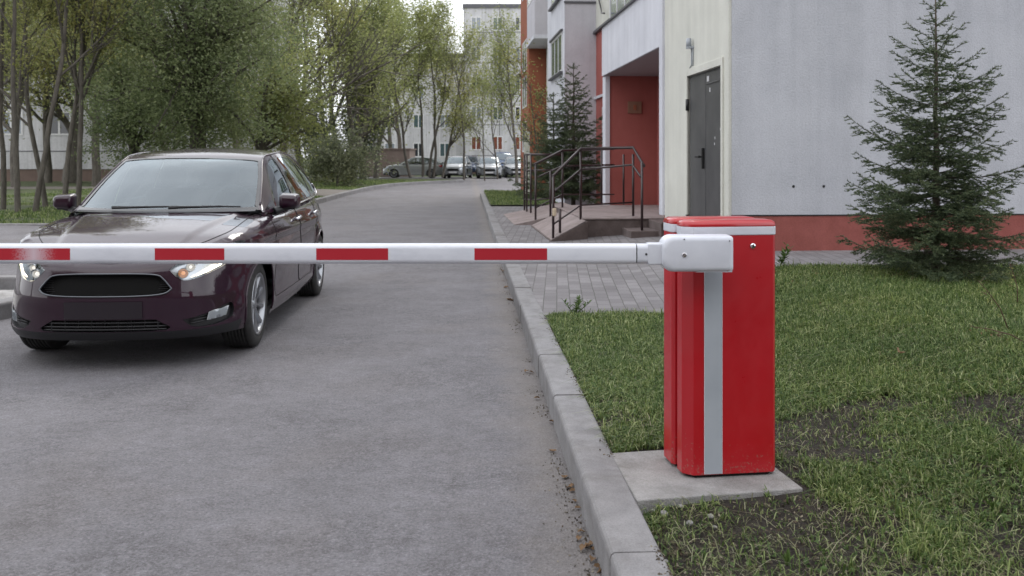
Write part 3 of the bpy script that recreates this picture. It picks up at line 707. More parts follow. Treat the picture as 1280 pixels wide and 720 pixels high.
# ------------------------------------------------------------------ the car
def build_car():
    car = empty('car', (0, 0, 0))
    AX = (.84, 3.40)                     # axles
    WR, AZ = .315, .312
    base = crom([(0, 0), (.20, .006), (.38, .030), (.508, .080), (.605, .155), (.680, .27), (.758, .43), (.812, .64), (.838, .88), (.852, 1.2), (.866, 1.7), (.868, 2.3), (.866, 2.9), (.855, 3.4), (.82, 3.80), (.75, 4.08), (.62, 4.25), (.38, 4.36), (.18, 4.395), (0, 4.40)], 12)
    seg = np.linalg.norm(np.diff(base, axis=0), axis=1); UU = np.concatenate([[0], np.cumsum(seg)]); U = UU[-1]
    tang = np.gradient(base, UU, axis=0); tang /= np.linalg.norm(tang, axis=1)[:, None]
    def bp(u): u = np.clip(u, 0, U); return np.interp(u, UU, base[:, 0]), np.interp(u, UU, base[:, 1])
    def nr(u):
        tx, ty = np.interp(u, UU, tang[:, 0]), np.interp(u, UU, tang[:, 1]); l = np.hypot(tx, ty); return ty / l, -tx / l     # outward
    def u_of_y(y):
        k = slice(70, len(UU) - 60); return np.interp(y, base[k, 1], UU[k])
    ztk = np.array([(0, .705), (.2, .712), (.4, .730), (.6, .762), (.8, .805), (1.0, .850), (1.3, .893), (1.6, .925), (2.0, .945), (2.6, .958), (3.2, .972), (3.8, .985), (4.2, .995), (4.6, 1.00), (U, .985)])
    zt = crom(ztk, 8)
    def ztop(u): return np.interp(u, zt[:, 0], zt[:, 1])
    def lin(z, k): return np.interp(z, [a for a, _ in k], [b for _, b in k])
    KF = crom([(.10, .12), (.16, .085), (.20, .050), (.235, .020), (.27, .008), (.32, .006), (.40, .004), (.47, .0), (.52, .006), (.60, .022), (.66, .038), (.71, .06), (.76, .09), (.82, .13), (.90, .18)], 6)
    KS = crom([(.10, .07), (.17, .048), (.22, .024), (.27, .012), (.33, .022), (.42, .024), (.52, .012), (.62, .002), (.70, .004), (.765, .010), (.79, .002), (.82, .008), (.88, .034), (.94, .058), (1.0, .08)], 6)
    KR = crom([(.10, .12), (.20, .08), (.30, .03), (.45, .0), (.60, .02), (.75, .05), (.90, .07), (1.0, .08)], 6)
    def shell(u, z, off=0.0, rnd=True):
        u = np.asarray(u, float); z = np.asarray(z, float)
        wf = 1 - sstep(.55, 1.15, u); wr = sstep(U - 1.1, U - .5, u); ws = 1 - wf - wr
        d = wf * np.interp(z, KF[:, 0], KF[:, 1]) + ws * np.interp(z, KS[:, 0], KS[:, 1]) + wr * np.interp(z, KR[:, 0], KR[:, 1])
        d = d - .034 * (1 - sstep(.30, .62, z)) * sstep(.50, .92, u) * (1 - sstep(1.10, 1.9, u))
        for ax in AX:
            ua = u_of_y(ax); r_ = np.hypot(u - ua, z - AZ); d = d - .018 * np.exp(-((r_ - .37) / .06) ** 2) * sstep(.26, .36, z)
        if rnd:
            rr = .055; t_ = np.clip((z - (ztop(u) - rr)) / rr, 0, 1); d = d + rr * .9 * (1 - np.sqrt(np.maximum(1 - t_ * t_, 0)))
        x, y = bp(u); nx, ny = nr(u)
        d = d - off
        return np.stack([np.maximum(x - nx * d, 0) if False else x - nx * d, y - ny * d, z + 0 * u], -1)
    ua0, ua1 = u_of_y(AX[0]), u_of_y(AX[1])
    def arch(uc, r=.352, n=26):
        return [(uc + r * math.cos(t_), AZ + r * math.sin(t_)) for t_ in np.linspace(-.55, PI + .55, n)]
    loops = {
        'headlight': crom([(.415, .662), (.46, .615), (.515, .588), (.60, .598), (.72, .628), (.84, .662), (.96, .715), (1.06, .785), (1.07, .812), (.98, .812), (.80, .772), (.60, .725), (.48, .698), (.415, .662)], 5)[:-1],
        'grille': [(0, .640), (.20, .639), (.33, .630), (.375, .605), (.430, .540), (.395, .515), (.33, .503), (.20, .497), (0, .495)],
        'intake': [(0, .343), (.20, .343), (.33, .343), (.375, .318), (.425, .288), (.40, .272), (.30, .266), (0, .264)],
        'fog': crom([(.50, .330), (.60, .348), (.72, .372), (.83, .400), (.885, .402), (.90, .36), (.875, .31), (.80, .288), (.70, .276), (.60, .276), (.545, .292), (.50, .330)], 4)[:-1],
    }
    yd = lambda y: float(u_of_y(y))
    fd = [(yd(1.33), .30), (yd(1.30), .55), (yd(1.30), .80), (yd(1.34), 1.2), (yd(2.28), 1.2), (yd(2.29), .8), (yd(2.28), .30)]
    rd = [(yd(2.30), .30), (yd(2.31), .8), (yd(2.30), 1.2), (yd(3.27), 1.2), (yd(3.27), .82), (yd(3.16), .66), (yd(3.02), .52), (yd(2.93), .30)]
    tl = [(U - .98, .76), (U - .60, .74), (U - .56, .90), (U - .90, .93), (U - 1.06, .90)]
    def pip(px, py, poly):
        poly = np.asarray(poly); n = len(poly); ins = np.zeros(len(px), bool); j = n - 1
        for i in range(n):
            xi, yi = poly[i]; xj, yj = poly[j]
            c_ = ((yi > py) != (yj > py)) & (px < (xj - xi) * (py - yi) / (yj - yi + 1e-12) + xi); ins ^= c_; j = i
        return ins
    def cdt(outer, loops_, sp, jit=.0):
        vs = []; es = []
        def addloop(lp, closed=True):
            b = len(vs); vs.extend([Vector((float(a), float(c))) for a, c in lp]); n = len(lp)
            for i in range(n if closed else n - 1): es.append((b + i, b + (i + 1) % n))
        def dens(lp):
            o_ = []
            for i in range(len(lp)):
                a = np.array(lp[i], float); b = np.array(lp[(i + 1) % len(lp)], float); n = max(1, int(np.linalg.norm(b - a) / sp))
                for k in range(n): o_.append(tuple(a + (b - a) * k / n))
            return o_
        addloop(dens(outer))
        for lp in loops_: addloop(dens(lp))
        O = np.array(outer); x0, y0 = O.min(0); x1, y1 = O.max(0)
        gx, gy = np.meshgrid(np.arange(x0 + sp / 2, x1, sp), np.arange(y0 + sp / 2, y1, sp)); gx = gx.ravel(); gy = gy.ravel()
        k = pip(gx, gy, outer); vs.extend([Vector((float(a), float(b))) for a, b in zip(gx[k], gy[k])])
        v2, e2, f2, *_ = delaunay_2d_cdt(vs, es, [], 0, 1e-6)
        v2 = np.array([(v.x, v.y) for v in v2]); f2 = np.array([f for f in f2 if len(f) == 3])
        c_ = v2[f2].mean(1); k = pip(c_[:, 0], c_[:, 1], outer)
        return v2, f2[k], c_[k]
    def emit(name, v2, f2, fn, material, parent, mirror=True, smooth=True, mi=None, flip=False):
        """map 2-D triangles through fn, with their mirror images, as one mesh"""
        if len(f2) == 0: return None
        used, inv = np.unique(f2.ravel(), return_inverse=True); f = inv.reshape(-1, 3); p = fn(v2[used, 0], v2[used, 1])
        if flip: f = f[:, ::-1]
        if mirror:
            q = p * np.array([-1, 1, 1]); P_ = np.vstack([p, q]); F_ = np.vstack([f, f[:, ::-1] + len(p)])
        else: P_, F_ = p, f
        me_o = np_mesh(name, P_, F_, 3, material, parent, smooth)
        bm = bmesh.new(); bm.from_mesh(me_o.data); bmesh.ops.remove_doubles(bm, verts=bm.verts, dist=2e-4); bm.to_mesh(me_o.data); bm.free()
        return me_o
    def half(name, v2, f2, fn, material, parent, side):
        o_ = emit(name, v2, f2, (lambda u, z: fn(u, z) * np.array([side, 1, 1])), material, parent, False, flip=side < 0); return o_

    # lower shell
    def zbot(u): return np.interp(u, [0, .5, .9, 1.5, 4.0, 4.6, U], [.205, .205, .20, .185, .19, .24, .24])
    us = np.linspace(0, U, 220)
    outer = [(u, zbot(u)) for u in us] + [(u, ztop(u)) for u in us[::-1]]
    arches = [arch(ua0), arch(ua1)]
    lipc = [(0, .262), (.30, .264), (.42, .262), (.60, .262), (.85, .265), (.96, .28)]
    v2, f2, c2 = cdt(outer, list(loops.values()) + arches + [fd, rd, tl] + [lipc + [(.98, .15), (0, .15)]], .030)
    cx, cz = c2[:, 0], c2[:, 1]
    inarch = pip(cx, cz, arches[0]) | pip(cx, cz, arches[1])
    reg = {k: pip(cx, cz, lp) & ~inarch for k, lp in loops.items()}
    din = pip(cx, cz, fd) & ~inarch; rin = pip(cx, cz, rd) & ~inarch; tlin = pip(cx, cz, tl)
    lip = ((cz < np.interp(cx, [a for a, _ in lipc], [b for _, b in lipc])) & (cx < .97)) & ~reg['intake'] & ~reg['fog'] & ~inarch
    anyr = inarch | reg['headlight'] | reg['grille'] | reg['intake'] | reg['fog'] | din | rin | lip | tlin
    body = emit('body', v2, f2[~anyr], shell, M['paint'], car)
    emit('front_lip', v2, f2[lip], lambda u, z: shell(u, z, .001), M['plastic'], car)
    # doors are slightly recessed at their joints
    for side in (1, -1):
        for nm, msk, lp in (('front_door', din, fd), ('rear_door', rin, rd)):
            d_ = half('door', v2, f2[msk], lambda u, z: shell(u, z), M['paint'], car, side)
            # joint line
            mb = MB(); pts = [tuple(p * np.array([side, 1, 1])) for p in shell(np.array([a for a, b in lp if b < 1.1]), np.array([b for a, b in lp if b < 1.1]), .0005)]
            P_ = np.array([(a, b) for a, b in lp]); q = []
            for i in range(len(lp)):
                a, b = P_[i], P_[(i + 1) % len(lp)]
                for k in range(14): q.append(a + (b - a) * k / 14)
            q.append(q[0]); q = np.array(q); kk = q[:, 1] < ztop(q[:, 0]) - .005
            q = np.vstack([q[np.argmin(kk):], q[:np.argmin(kk)]]) if not kk.all() else q
            kk = q[:, 1] < ztop(q[:, 0]) - .005; q = q[kk]
            mb.tube([tuple(p * np.array([side, 1, 1])) for p in shell(q[:, 0], q[:, 1], -.0005)], .0030, 5); mb.build('door_joint', M['inner'], d_)
            hy = 2.10 if nm == 'front_door' else 3.02
            hp = shell(np.array([u_of_y(hy), u_of_y(hy + .08), u_of_y(hy + .17)]), np.array([.862, .868, .872])) * np.array([side, 1, 1])
            n_ = np.array([side, 0, .1])
            mb = MB(); mb.tube([tuple(hp[0] + n_ * .004), tuple(hp[0] + n_ * .032), tuple(hp[1] + n_ * .04), tuple(hp[2] + n_ * .034), tuple(hp[2] + n_ * .004)], [.012, .013, .014, .013, .012], 8); mb.build('handle', M['chrome'], d_)
    # rocker strip below the doors
    # recess walls and contents of the front openings
    def inset(name, lp, depth, material, parent, wallmat, side=0, sp=.03, patch=True):
        lp = list(lp); vv, ff, _ = cdt(lp, [], sp)
        if side == 0:
            full = [(a, b) for a, b in lp]
            o_ = emit(name, vv, ff, lambda u, z: shell(u, z, -depth), material, parent)
        else: o_ = half(name, vv, ff, lambda u, z: shell(u, z, -depth), material, parent, side)
        mb = MB(); A = np.array([p for p in lp]); q = []
        for i in range(len(A)):
            a, b = A[i], A[(i + 1) % len(A)]; n = max(1, int(np.linalg.norm(b - a) / .03))
            if side == 0 and a[0] < 1e-6 and b[0] < 1e-6: continue
            for k in range(n): q.append((a + (b - a) * k / n, a + (b - a) * (k + 1) / n))
        for s_ in ((side,) if side else (1, -1)):
            for a, b in q:
                p0, p1 = shell(*a), shell(*b); r0, r1 = shell(a[0], a[1], -depth), shell(b[0], b[1], -depth)
                mb.add([p * np.array([s_, 1, 1]) for p in (p0, p1, r1, r0)], [(0, 1, 2, 3)])
        mb.build(name + '_wall', wallmat, o_)
        return o_
    def rimline(name, lp, rad, material, parent, side=0, off=.003, closed=False):
        A = np.array(lp); q = []
        n_ = len(A) if closed else len(A) - 1
        for i in range(n_):
            a, b = A[i], A[(i + 1) % len(A)]
            for k in range(6): q.append(a + (b - a) * k / 6)
        q.append(A[0] if closed else A[-1]); q = np.array(q); p = shell(q[:, 0], q[:, 1], off)
        mb = MB()
        if side == 0: p = np.vstack([p[::-1] * np.array([-1, 1, 1]), p[1:]]) if not closed else p
        else: p = p * np.array([side, 1, 1])
        mb.tube([tuple(v) for v in p], rad, 6, cap=not closed); return mb.build(name, material, parent)
    gr = inset('grille', loops['grille'], .035, M['mesh'], car, M['gloss'])
    mb = MB()
    for z in np.arange(.508, .64, .014):
        w_ = .41 - abs(z - .55) * .9; mb.box(-w_, w_, .062 + .25 * max(0, z - .52), .068 + .25 * max(0, z - .52), z, z + .003)
    mb.build('mesh_bars', M['plastic'], gr)
    A = loops['grille']
    up = crom([(0, .640), (.20, .639), (.33, .630), (.375, .605), (.430, .540)], 5); dn = crom([(0, .495), (.20, .497), (.33, .503), (.395, .515), (.430, .540)], 5)
    rimline('grille_trim', up, .0055, M['satin'], gr); rimline('grille_trim', dn, .0055, M['satin'], gr)
    it = inset('air_intake', loops['intake'], .05, M['inner'], car, M['plastic'])
    mb = MB()
    for z, w_ in ((.322, .37), (.298, .41), (.278, .40)): mb.tube([tuple(shell(abs(x), z, -.012) * np.array([np.sign(x) or 1, 1, 1])) for x in np.linspace(-w_, w_, 24)], .006, 6)
    for x in np.linspace(-.34, .34, 9): mb.box(x - .003, x + .003, .035, .05, .268, .340)
    mb.build('intake_bars', M['plastic'], it)
    # blank number-plate holder
    pl, pf, _ = cdt([(0, .352), (.25, .352), (.25, .463), (0, .463)], [], .03)
    emit('plate_holder', pl, pf, lambda u, z: shell(u, z, .007), mat('holder', (.017, .012, .017), .35), car)
    for side in (1, -1):
        fg = inset('fog_recess', loops['fog'], .03, M['plastic'], car, M['plastic'], side)
        for z in (.300, .318, .336): 
            mb = MB(); mb.tube([tuple(shell(u, z + (u - .55) * .10, -.015) * np.array([side, 1, 1])) for u in np.linspace(.55, .70, 6)], .005, 5); mb.build('fog_slat', M['plastic'], fg)
        lp = [(.660, .312), (.820, .325), (.850, .385), (.675, .368)]
        vv, ff, _ = cdt(lp, [], .02)
        half('fog_lamp', vv, ff, lambda u, z: shell(u, z, .002) + np.stack([0 * u, 0 * u, .0025 * np.sin(u * 230)], -1), M['foglamp'], fg, side)
        half('fog_lens', vv, ff, lambda u, z: shell(u, z, .007), M['lens'], fg, side)
        # headlight: reflector bowl, bulbs, clear lens
        hl = inset('headlight', loops['headlight'], .055, M['lamp_int'], car, M['gloss'], side, .02)
        hl['label'] = 'lit headlight with an amber lower bulb' if side > 0 else 'lit headlight, whitish'
        vv, ff, _ = cdt(loops['headlight'], [], .025); half('lens', vv, ff, lambda u, z: shell(u, z, .002), M['lens'], hl, side)
        def bowl(uc, zc, r_, material, dep=.05):
            c_ = shell(uc, zc, -.028) * np.array([side, 1, 1]); nx, ny = nr(uc); ax = Vector((float(nx) * side * .35, -1, 0)).normalized()
            Mx = Matrix.Translation(Vector(c_)) @ ax.to_track_quat('Z', 'Y').to_matrix().to_4x4()
            mb = MB(); mb.lathe([(.004, -.02), (r_ * .5, -.014), (r_ * .85, .002), (r_, .018), (r_ * 1.05, .019), (r_ * 1.05, -.02)], 20, 0, Mx); mb.build('reflector', M['lamp_int'], hl)
            mb = MB(); mb.lathe([(.0005, .006), (r_ * .35, .004), (r_ * .42, -.004), (r_ * .4, -.012)], 14, 0, Mx); mb.build('bulb', material, hl)
        bowl(.515, .632, .032, M['lamp_amber'] if side > 0 else M['lamp_clear']); bowl(.575, .668, .028, M['lamp_clear'])
        # bright daytime strip along the lower outer edge
        mb = MB(); mb.tube([tuple(shell(u, z, -.012) * np.array([side, 1, 1])) for u, z in ((.60, .612), (.70, .634), (.82, .668), (.93, .713), (1.02, .775))], [.004, .006, .007, .006, .004], 6); mb.build('light_strip', M['lamp_on'], hl)
        mb = MB(); mb.tube([tuple(shell(u, z, -.02) * np.array([side, 1, 1])) for u, z in ((.66, .70), (.76, .725), (.86, .755))], [.008, .012, .006], 8); mb.build('reflector_fin', M['lamp_int'], hl)
        half('tail_light', v2, f2[tlin], lambda u, z: shell(u, z, .003), M['tail'], car, side)
    # wheel wells
    for ax in AX:
        for side in (1, -1):
            mb = MB(); n = 20; vs = []; xo = .765 if ax < 2 else .82
            for k in range(n + 1):
                t_ = -.35 + (PI + .7) * k / n; y = ax + .358 * math.cos(t_); z = AZ + .358 * math.sin(t_)
                vs.append((side * xo, y, z)); vs.append((side * .50, y, z))
            mb.add(vs, [(2 * k, 2 * k + 1, 2 * k + 3, 2 * k + 2) for k in range(n)])
            mb.add([(side * .5, ax - .4, .15), (side * .5, ax + .4, .15), (side * .5, ax + .4, .72), (side * .5, ax - .4, .72)], [(0, 1, 2, 3)])
            mb.build('wheel_well', M['inner'], car)
    mb = MB(); mb.box(-.50, .50, .22, 1.3, .19, .24); mb.box(-.74, .74, 1.25, 2.95, .19, .24); mb.box(-.5, .5, 2.95, 4.15, .19, .24); mb.box(-.70, .70, .40, 1.2, .24, .66); mb.build('underbody', M['inner'], car)
    for ax in AX:                                         # black arch lip
        for side in (1, -1):
            a_ = arch(float(u_of_y(ax)), .352, 30); a_ = [(u, z) for u, z in a_ if z > .19]
            p = shell(np.array([u for u, _ in a_]), np.array([z for _, z in a_]), .002) * np.array([side, 1, 1])
            mb = MB(); mb.tube([tuple(v) for v in p], .007, 6, smooth=True); mb.build('arch_edge', M['paint'], car)

    # bonnet and boot lid: rows straight across from shoulder to shoulder
    zc_k = crom([(-.1, .70), (.05, .718), (.12, .748), (.22, .790), (.38, .838), (.6, .890), (.85, .935), (1.1, .972), (1.4, .995), (3.6, 1.03), (3.9, 1.045), (4.1, 1.045), (4.25, 1.03), (4.36, 1.0), (4.5, .98)], 6)
    def deck(u, s, side=1, lift=0):
        sh = shell(u, ztop(u)); xs, ys, zs = sh[..., 0], sh[..., 1], sh[..., 2]
        zc = np.interp(ys, zc_k[:, 0], zc_k[:, 1])
        ww = np.maximum(xs, .05)
        x = xs * s
        z = zs + (zc - zs) * (1 - np.abs(s) ** 2.3)
        # raised centre of the bonnet between two creases
        cr = np.interp(ys, [0, .3, 1.2], [.34, .42, .60]); f_ = sstep(.05, .5, ys) * (1 - sstep(1.15, 1.3, ys)) if np.ndim(ys) else 1
        z = z + f_ * .014 * (1 - sstep(cr - .035, cr + .02, np.abs(x))) + lift
        return np.stack([x * side, ys + 0 * s, z], -1)
    def decksheet(name, ulist, slist, material):
        uu, ss = np.meshgrid(ulist, slist, indexing='ij'); P_ = deck(uu.ravel(), ss.ravel()); n1, n2 = uu.shape
        idx = np.arange(n1 * n2).reshape(n1, n2); F_ = np.stack([idx[:-1, :-1], idx[1:, :-1], idx[1:, 1:], idx[:-1, 1:]], -1).reshape(-1, 4)
        return np_mesh(name, P_, F_, 4, material, car, True)
    uh = np.concatenate([np.linspace(.001, .5, 26), np.linspace(.52, yd(1.42), 44)])
    SH = np.linspace(-1, 1, 81)
    ek = int(round(.9 * 40)) 
    hood = decksheet('bonnet', uh, SH, M['paint'])
    decksheet('boot_lid', np.linspace(yd(3.55), U - .001, 46), SH, M['paint'])
    for side in (1, -1):
        qs = [(.14, .0)]
        mb = MB(); L_ = []
        for u in np.linspace(.62, yd(1.36), 30):
            L_.append(tuple(deck(np.array(u), np.array(.915), side, .0006)))
        mb.tube(L_, .003, 5); mb.build('bonnet_joint', M['inner'], hood)
    mb = MB(); uu_ = np.linspace(.03, .62, 20)
    for side in (1, -1):
        L_ = [tuple(deck(np.array(u), np.array(.9), side, .0006)) for u in uu_[::1]]
        mb.tube(L_, .003, 5)
    mb.build('bonnet_joint', M['inner'], hood)

    # greenhouse
    Rk = [(.715, 1.33, .985), (.652, 1.68, 1.205), (.586, 2.02, 1.388), (.594, 2.30, 1.430), (.598, 2.65, 1.447), (.592, 3.0, 1.436), (.585, 3.35, 1.396), (.598, 3.68, 1.318), (.635, 3.98, 1.175), (.69, 4.2, 1.035)]
    Bk = [(.745, 1.28, .970), (.795, 1.55, .955), (.808, 1.90, .962), (.812, 2.25, .970), (.812, 2.65, .978), (.808, 3.0, .985), (.798, 3.35, .994), (.775, 3.65, 1.005), (.74, 3.95, 1.015), (.69, 4.22, 1.02)]
    Ck = [(0, 1.10, .985), (0, 1.53, 1.215), (0, 1.93, 1.408), (0, 2.26, 1.466), (0, 2.65, 1.490), (0, 3.0, 1.480), (0, 3.36, 1.438), (0, 3.74, 1.345), (0, 4.04, 1.20), (0, 4.28, 1.04)]
    N = 12; RC, BC, CC = crom(Rk, N), crom(Bk, N), crom(Ck, N); T = np.linspace(0, 9, len(RC))
    def ev(Cv, t_): return np.stack([np.interp(t_, T, Cv[:, i]) for i in range(3)], -1)
    def side_s(t_, s, off=0.0):
        t_ = np.asarray(t_, float); s = np.asarray(s, float); a, b = ev(BC, t_), ev(RC, t_); p = a + (b - a) * s[..., None]
        hgt = (b - a)[..., 2]; p[..., 0] += .07 * hgt * 4 * s * (1 - s) * .8 + off; return p
    def top_s(s, t_, off=0.0):
        s = np.asarray(s, float); t_ = np.asarray(t_, float); c_, r_ = ev(CC, t_), ev(RC, t_); p = np.empty(s.shape + (3,))
        p[..., 0] = r_[..., 0] * s; q = np.abs(s) ** 2.2
        p[..., 1] = c_[..., 1] + (r_[..., 1] - c_[..., 1]) * q; p[..., 2] = c_[..., 2] + (r_[..., 2] - c_[..., 2]) * q
        p[..., 2] += off; p[..., 1] -= off * .6 * (t_ < 2.2); return p
    def inv(y, z):
        s = .5; t_ = 4.0
        tt = np.linspace(0, 9, 300); ss = np.linspace(0, 1, 60); g1, g2 = np.meshgrid(tt, ss, indexing='ij'); P_ = side_s(g1, g2)
        d = (P_[..., 1] - y) ** 2 + (P_[..., 2] - z) ** 2; k = np.unravel_index(np.argmin(d), d.shape); return (tt[k[0]], ss[k[1]])
    def W2(lst): return [inv(y, z) for y, z in lst]
    glz = [crom([(1.60, .985), (1.66, 1.06), (1.78, 1.17), (1.93, 1.285), (2.08, 1.356), (2.20, 1.384), (2.295, 1.392)], 3).tolist() + [(2.29, 1.2), (2.28, .998)],
           [(2.36, 1.0), (2.37, 1.2), (2.375, 1.396)] + crom([(2.375, 1.396), (2.65, 1.404), (2.92, 1.393), (3.12, 1.362)], 3).tolist()[1:] + [(3.20, 1.2), (3.26, 1.018)],
           [(3.31, 1.025), (3.245, 1.2), (3.18, 1.355)] + crom([(3.18, 1.355), (3.40, 1.300), (3.62, 1.215), (3.80, 1.115)], 3).tolist()[1:] + [(3.82, 1.07), (3.74, 1.04)]]
    sur = crom([(1.52, .975), (1.63, 1.07), (1.76, 1.18), (1.92, 1.30), (2.08, 1.372), (2.25, 1.402), (2.65, 1.418), (2.95, 1.407), (3.2, 1.368), (3.43, 1.312), (3.66, 1.215), (3.84, 1.12)], 2).tolist() + [(3.86, 1.07), (3.78, 1.025), (3.3, 1.006), (2.65, .988), (2.0, .975)]
    g_t = [W2(x) for x in glz]; s_t = W2(sur)
    outerG = [(t_, .0) for t_ in np.linspace(0.02, 8.98, 60)] + [(t_, 1.0) for t_ in np.linspace(8.98, .02, 60)]
    gv, gf, gc = cdt(outerG, g_t + [s_t], .11)
    ing = [pip(gc[:, 0], gc[:, 1], x) for x in g_t]; insur = pip(gc[:, 0], gc[:, 1], s_t); anyg = ing[0] | ing[1] | ing[2]
    emit('side_frame', gv, gf[~insur], side_s, M['paint'], car)
    for sd_ in (1, -1): half('window_surround', gv, gf[insur & ~anyg], lambda a, b: side_s(a, b, .001), M['gloss'], car, sd_)
    for side in (1, -1):
        for k in range(3): half('side_window', gv, gf[ing[k]], lambda a, b: side_s(a, b, -.004), M['sglass'], car, side)
        q = crom(W2([(1.50, .972), (2.0, .974), (2.65, .986), (3.3, 1.004), (3.78, 1.022), (3.87, 1.068), (3.84, 1.125)]), 8)
        p = side_s(q[:, 0], q[:, 1], .006) * np.array([side, 1, 1]); mb = MB(); mb.tube([tuple(v) for v in p], .0065, 6); mb.build('chrome_trim', M['chrome'], car)
        mb = MB(); mb.tube([tuple(v * np.array([side, 1, 1])) for v in RC[2:-3]], .009, 8); mb.build('roof_rail', M['paint'], car)
        # sill filling shoulder to the foot of the windows
        us_ = np.linspace(yd(1.25), yd(4.2), 50); sh = shell(us_, ztop(us_)); tt = np.interp(sh[:, 1], BC[:, 1], T); bb_ = ev(BC, tt); bb_[:, 0] -= .01
        P_ = np.vstack([sh, bb_]) * np.array([side, 1, 1]); n = len(us_); i_ = np.arange(n - 1)
        np_mesh('shoulder', P_, np.stack([i_, i_ + 1, i_ + 1 + n, i_ + n], -1), 4, M['paint'], car, True)
    # windscreen frame + roof + rear screen as one surface with glass openings
    wsg = crom([(-.945, .16), (-.95, .6), (-.955, 1.2), (-.945, 1.72), (-.90, 1.86), (-.5, 1.90), (0, 1.905), (.5, 1.90), (.90, 1.86), (.945, 1.72), (.955, 1.2), (.95, .6), (.945, .16), (.90, .10), (0, .07), (-.90, .10), (-.945, .16)], 3)[:-1].tolist()
    wso = [(-.985, .0), (-.985, 1.88), (-.9, 1.945), (0, 1.965), (.9, 1.945), (.985, 1.88), (.985, .0)]
    rsg = [(-.90, 6.5), (.90, 6.5), (.86, 8.5), (-.86, 8.5)]
    outT = [(s_, 0.0) for s_ in np.linspace(-1, 1, 20)] + [(1.0, t_) for t_ in np.linspace(.2, 8.8, 40)] + [(s_, 8.99) for s_ in np.linspace(1, -1, 20)] + [(-1.0, t_) for t_ in np.linspace(8.8, .2, 40)]
    tv, tf, tcn = cdt(outT, [wsg, rsg, wso], .085)
    iw, ir, io = pip(tcn[:, 0], tcn[:, 1], wsg), pip(tcn[:, 0], tcn[:, 1], rsg), pip(tcn[:, 0], tcn[:, 1], wso)
    emit('roof', tv, tf[~iw & ~ir & ~io], top_s, M['paint'], car, False)
    emit('windscreen_border', tv, tf[io & ~iw], lambda a, b: top_s(a, b, .001), M['gloss'], car, False)
    emit('windscreen', tv, tf[iw], lambda a, b: top_s(a, b, -.003), M['wsglass'], car, False)
    emit('rear_window', tv, tf[ir], lambda a, b: top_s(a, b, -.003), M['sglass'], car, False)
    # cowl and wipers
    mb = MB(); mb.add([tuple(top_s(np.array(s_), np.array(.03))) for s_ in np.linspace(-.97, .97, 20)] + [tuple(top_s(np.array(s_), np.array(.0)) + np.array([0, -.07, -.004])) for s_ in np.linspace(-.97, .97, 20)], [(i, i + 1, 21 + i, 20 + i) for i in range(19)])
    mb.build('cowl', M['plastic'], car)
    for pts in (((.10, .06), (.28, .075), (.62, .085), (.82, .06)), ((-.52, .06), (-.34, .07), (-.05, .09), (.20, .10))):
        mb = MB(); mb.tube([tuple(top_s(np.array(-a if False else a), np.array(b)) + np.array([0, -.03, .016])) for a, b in pts], [.014, .011, .009, .006], 6); mb.build('wiper', M['plastic'], car)
    # cabin
    mb = MB(); mb.box(-.70, .70, 1.30, 1.75, .80, .955); mb.build('dashboard', M['dash'], car, .04)
    mb = MB(); mb.box(-.72, .72, 1.2, 4.0, .22, .34); mb.box(-.70, .70, 3.55, 4.05, .30, .96); mb.build('cabin_floor', M['dash'], car)
    for x in (-.36, .36):
        st = MB(); st.box(x - .25, x + .25, 2.05, 2.55, .36, .58); st.box(x - .24, x + .24, 2.52, 2.66, .5, 1.12); st.box(x - .12, x + .12, 2.56, 2.66, 1.14, 1.32); st.build('seat', M['seat'], car, .05, 3)
    mb = MB(); mb.box(-.62, .62, 3.2, 3.4, .40, 1.10); mb.build('rear_seat', M['seat'], car, .05, 3)
    mb = MB(); Mx = Matrix.Translation((.36, 1.86, .985)) @ Matrix.Rotation(R(68), 4, 'X')
    ring = [Mx @ Vector((.18 * math.cos(a), .18 * math.sin(a), 0)) for a in np.linspace(0, 2 * PI, 33)]
    mb.tube(ring, .015, 8, cap=False); mb.tube([Mx @ Vector((-.17, 0, 0)), Mx @ Vector((.17, 0, 0))], .02, 6); mb.tube([Mx @ Vector((0, 0, 0)), Mx @ Vector((0, 0, -.25))], .03, 8); mb.build('steering_wheel', M['seat'], car)
    mb = MB(); mb.box(-.11, .11, 1.98, 2.01, 1.31, 1.37); mb.build('rear_view_mirror', M['plastic'], car, .012)
    # door mirrors
    for side in (1, -1):
        mb = MB(); vs = []
        prof = [(.0, .72, .80), (.25, .95, .98), (.6, 1.0, 1.0), (1.0, .92, .9)]
        mr = MB(); mr.box(.815, .99, 1.49, 1.61, .965, 1.118)
        for v in mr.v:
            if v.x > .9 and v.z > 1.05: v.z -= .012
            if v.x > .9 and v.z < 1.05: v.z += .010
            if v.y < 1.55: v.z = 1.045 + (v.z - 1.045) * .66; v.x = .905 + (v.x - .905) * .82
            v.x *= side
        o_ = mr.build('door_mirror', M['paint'], car, 0); 
        s_ = o_.modifiers.new('b', 'BEVEL'); s_.width = .03; s_.segments = 4
        for p in o_.data.polygons: p.use_smooth = True
        mb = MB(); mb.box(side * .832, side * .972, 1.6105, 1.6135, .99, 1.095) if side > 0 else mb.box(-.972, -.832, 1.6105, 1.6135, .99, 1.095); mb.build('mirror_glass', M['chrome'], o_)
        mb = MB(); mb.tube([(side * .79, 1.50, .965), (side * .85, 1.545, .985), (side * .90, 1.55, 1.0)], [.035, .026, .03], 8)
        mb.box(min(side * .835, side * .955), max(side * .835, side * .955), 1.525, 1.592, .978, 1.002); mb.build('mirror_foot', M['plastic'], o_, .01)
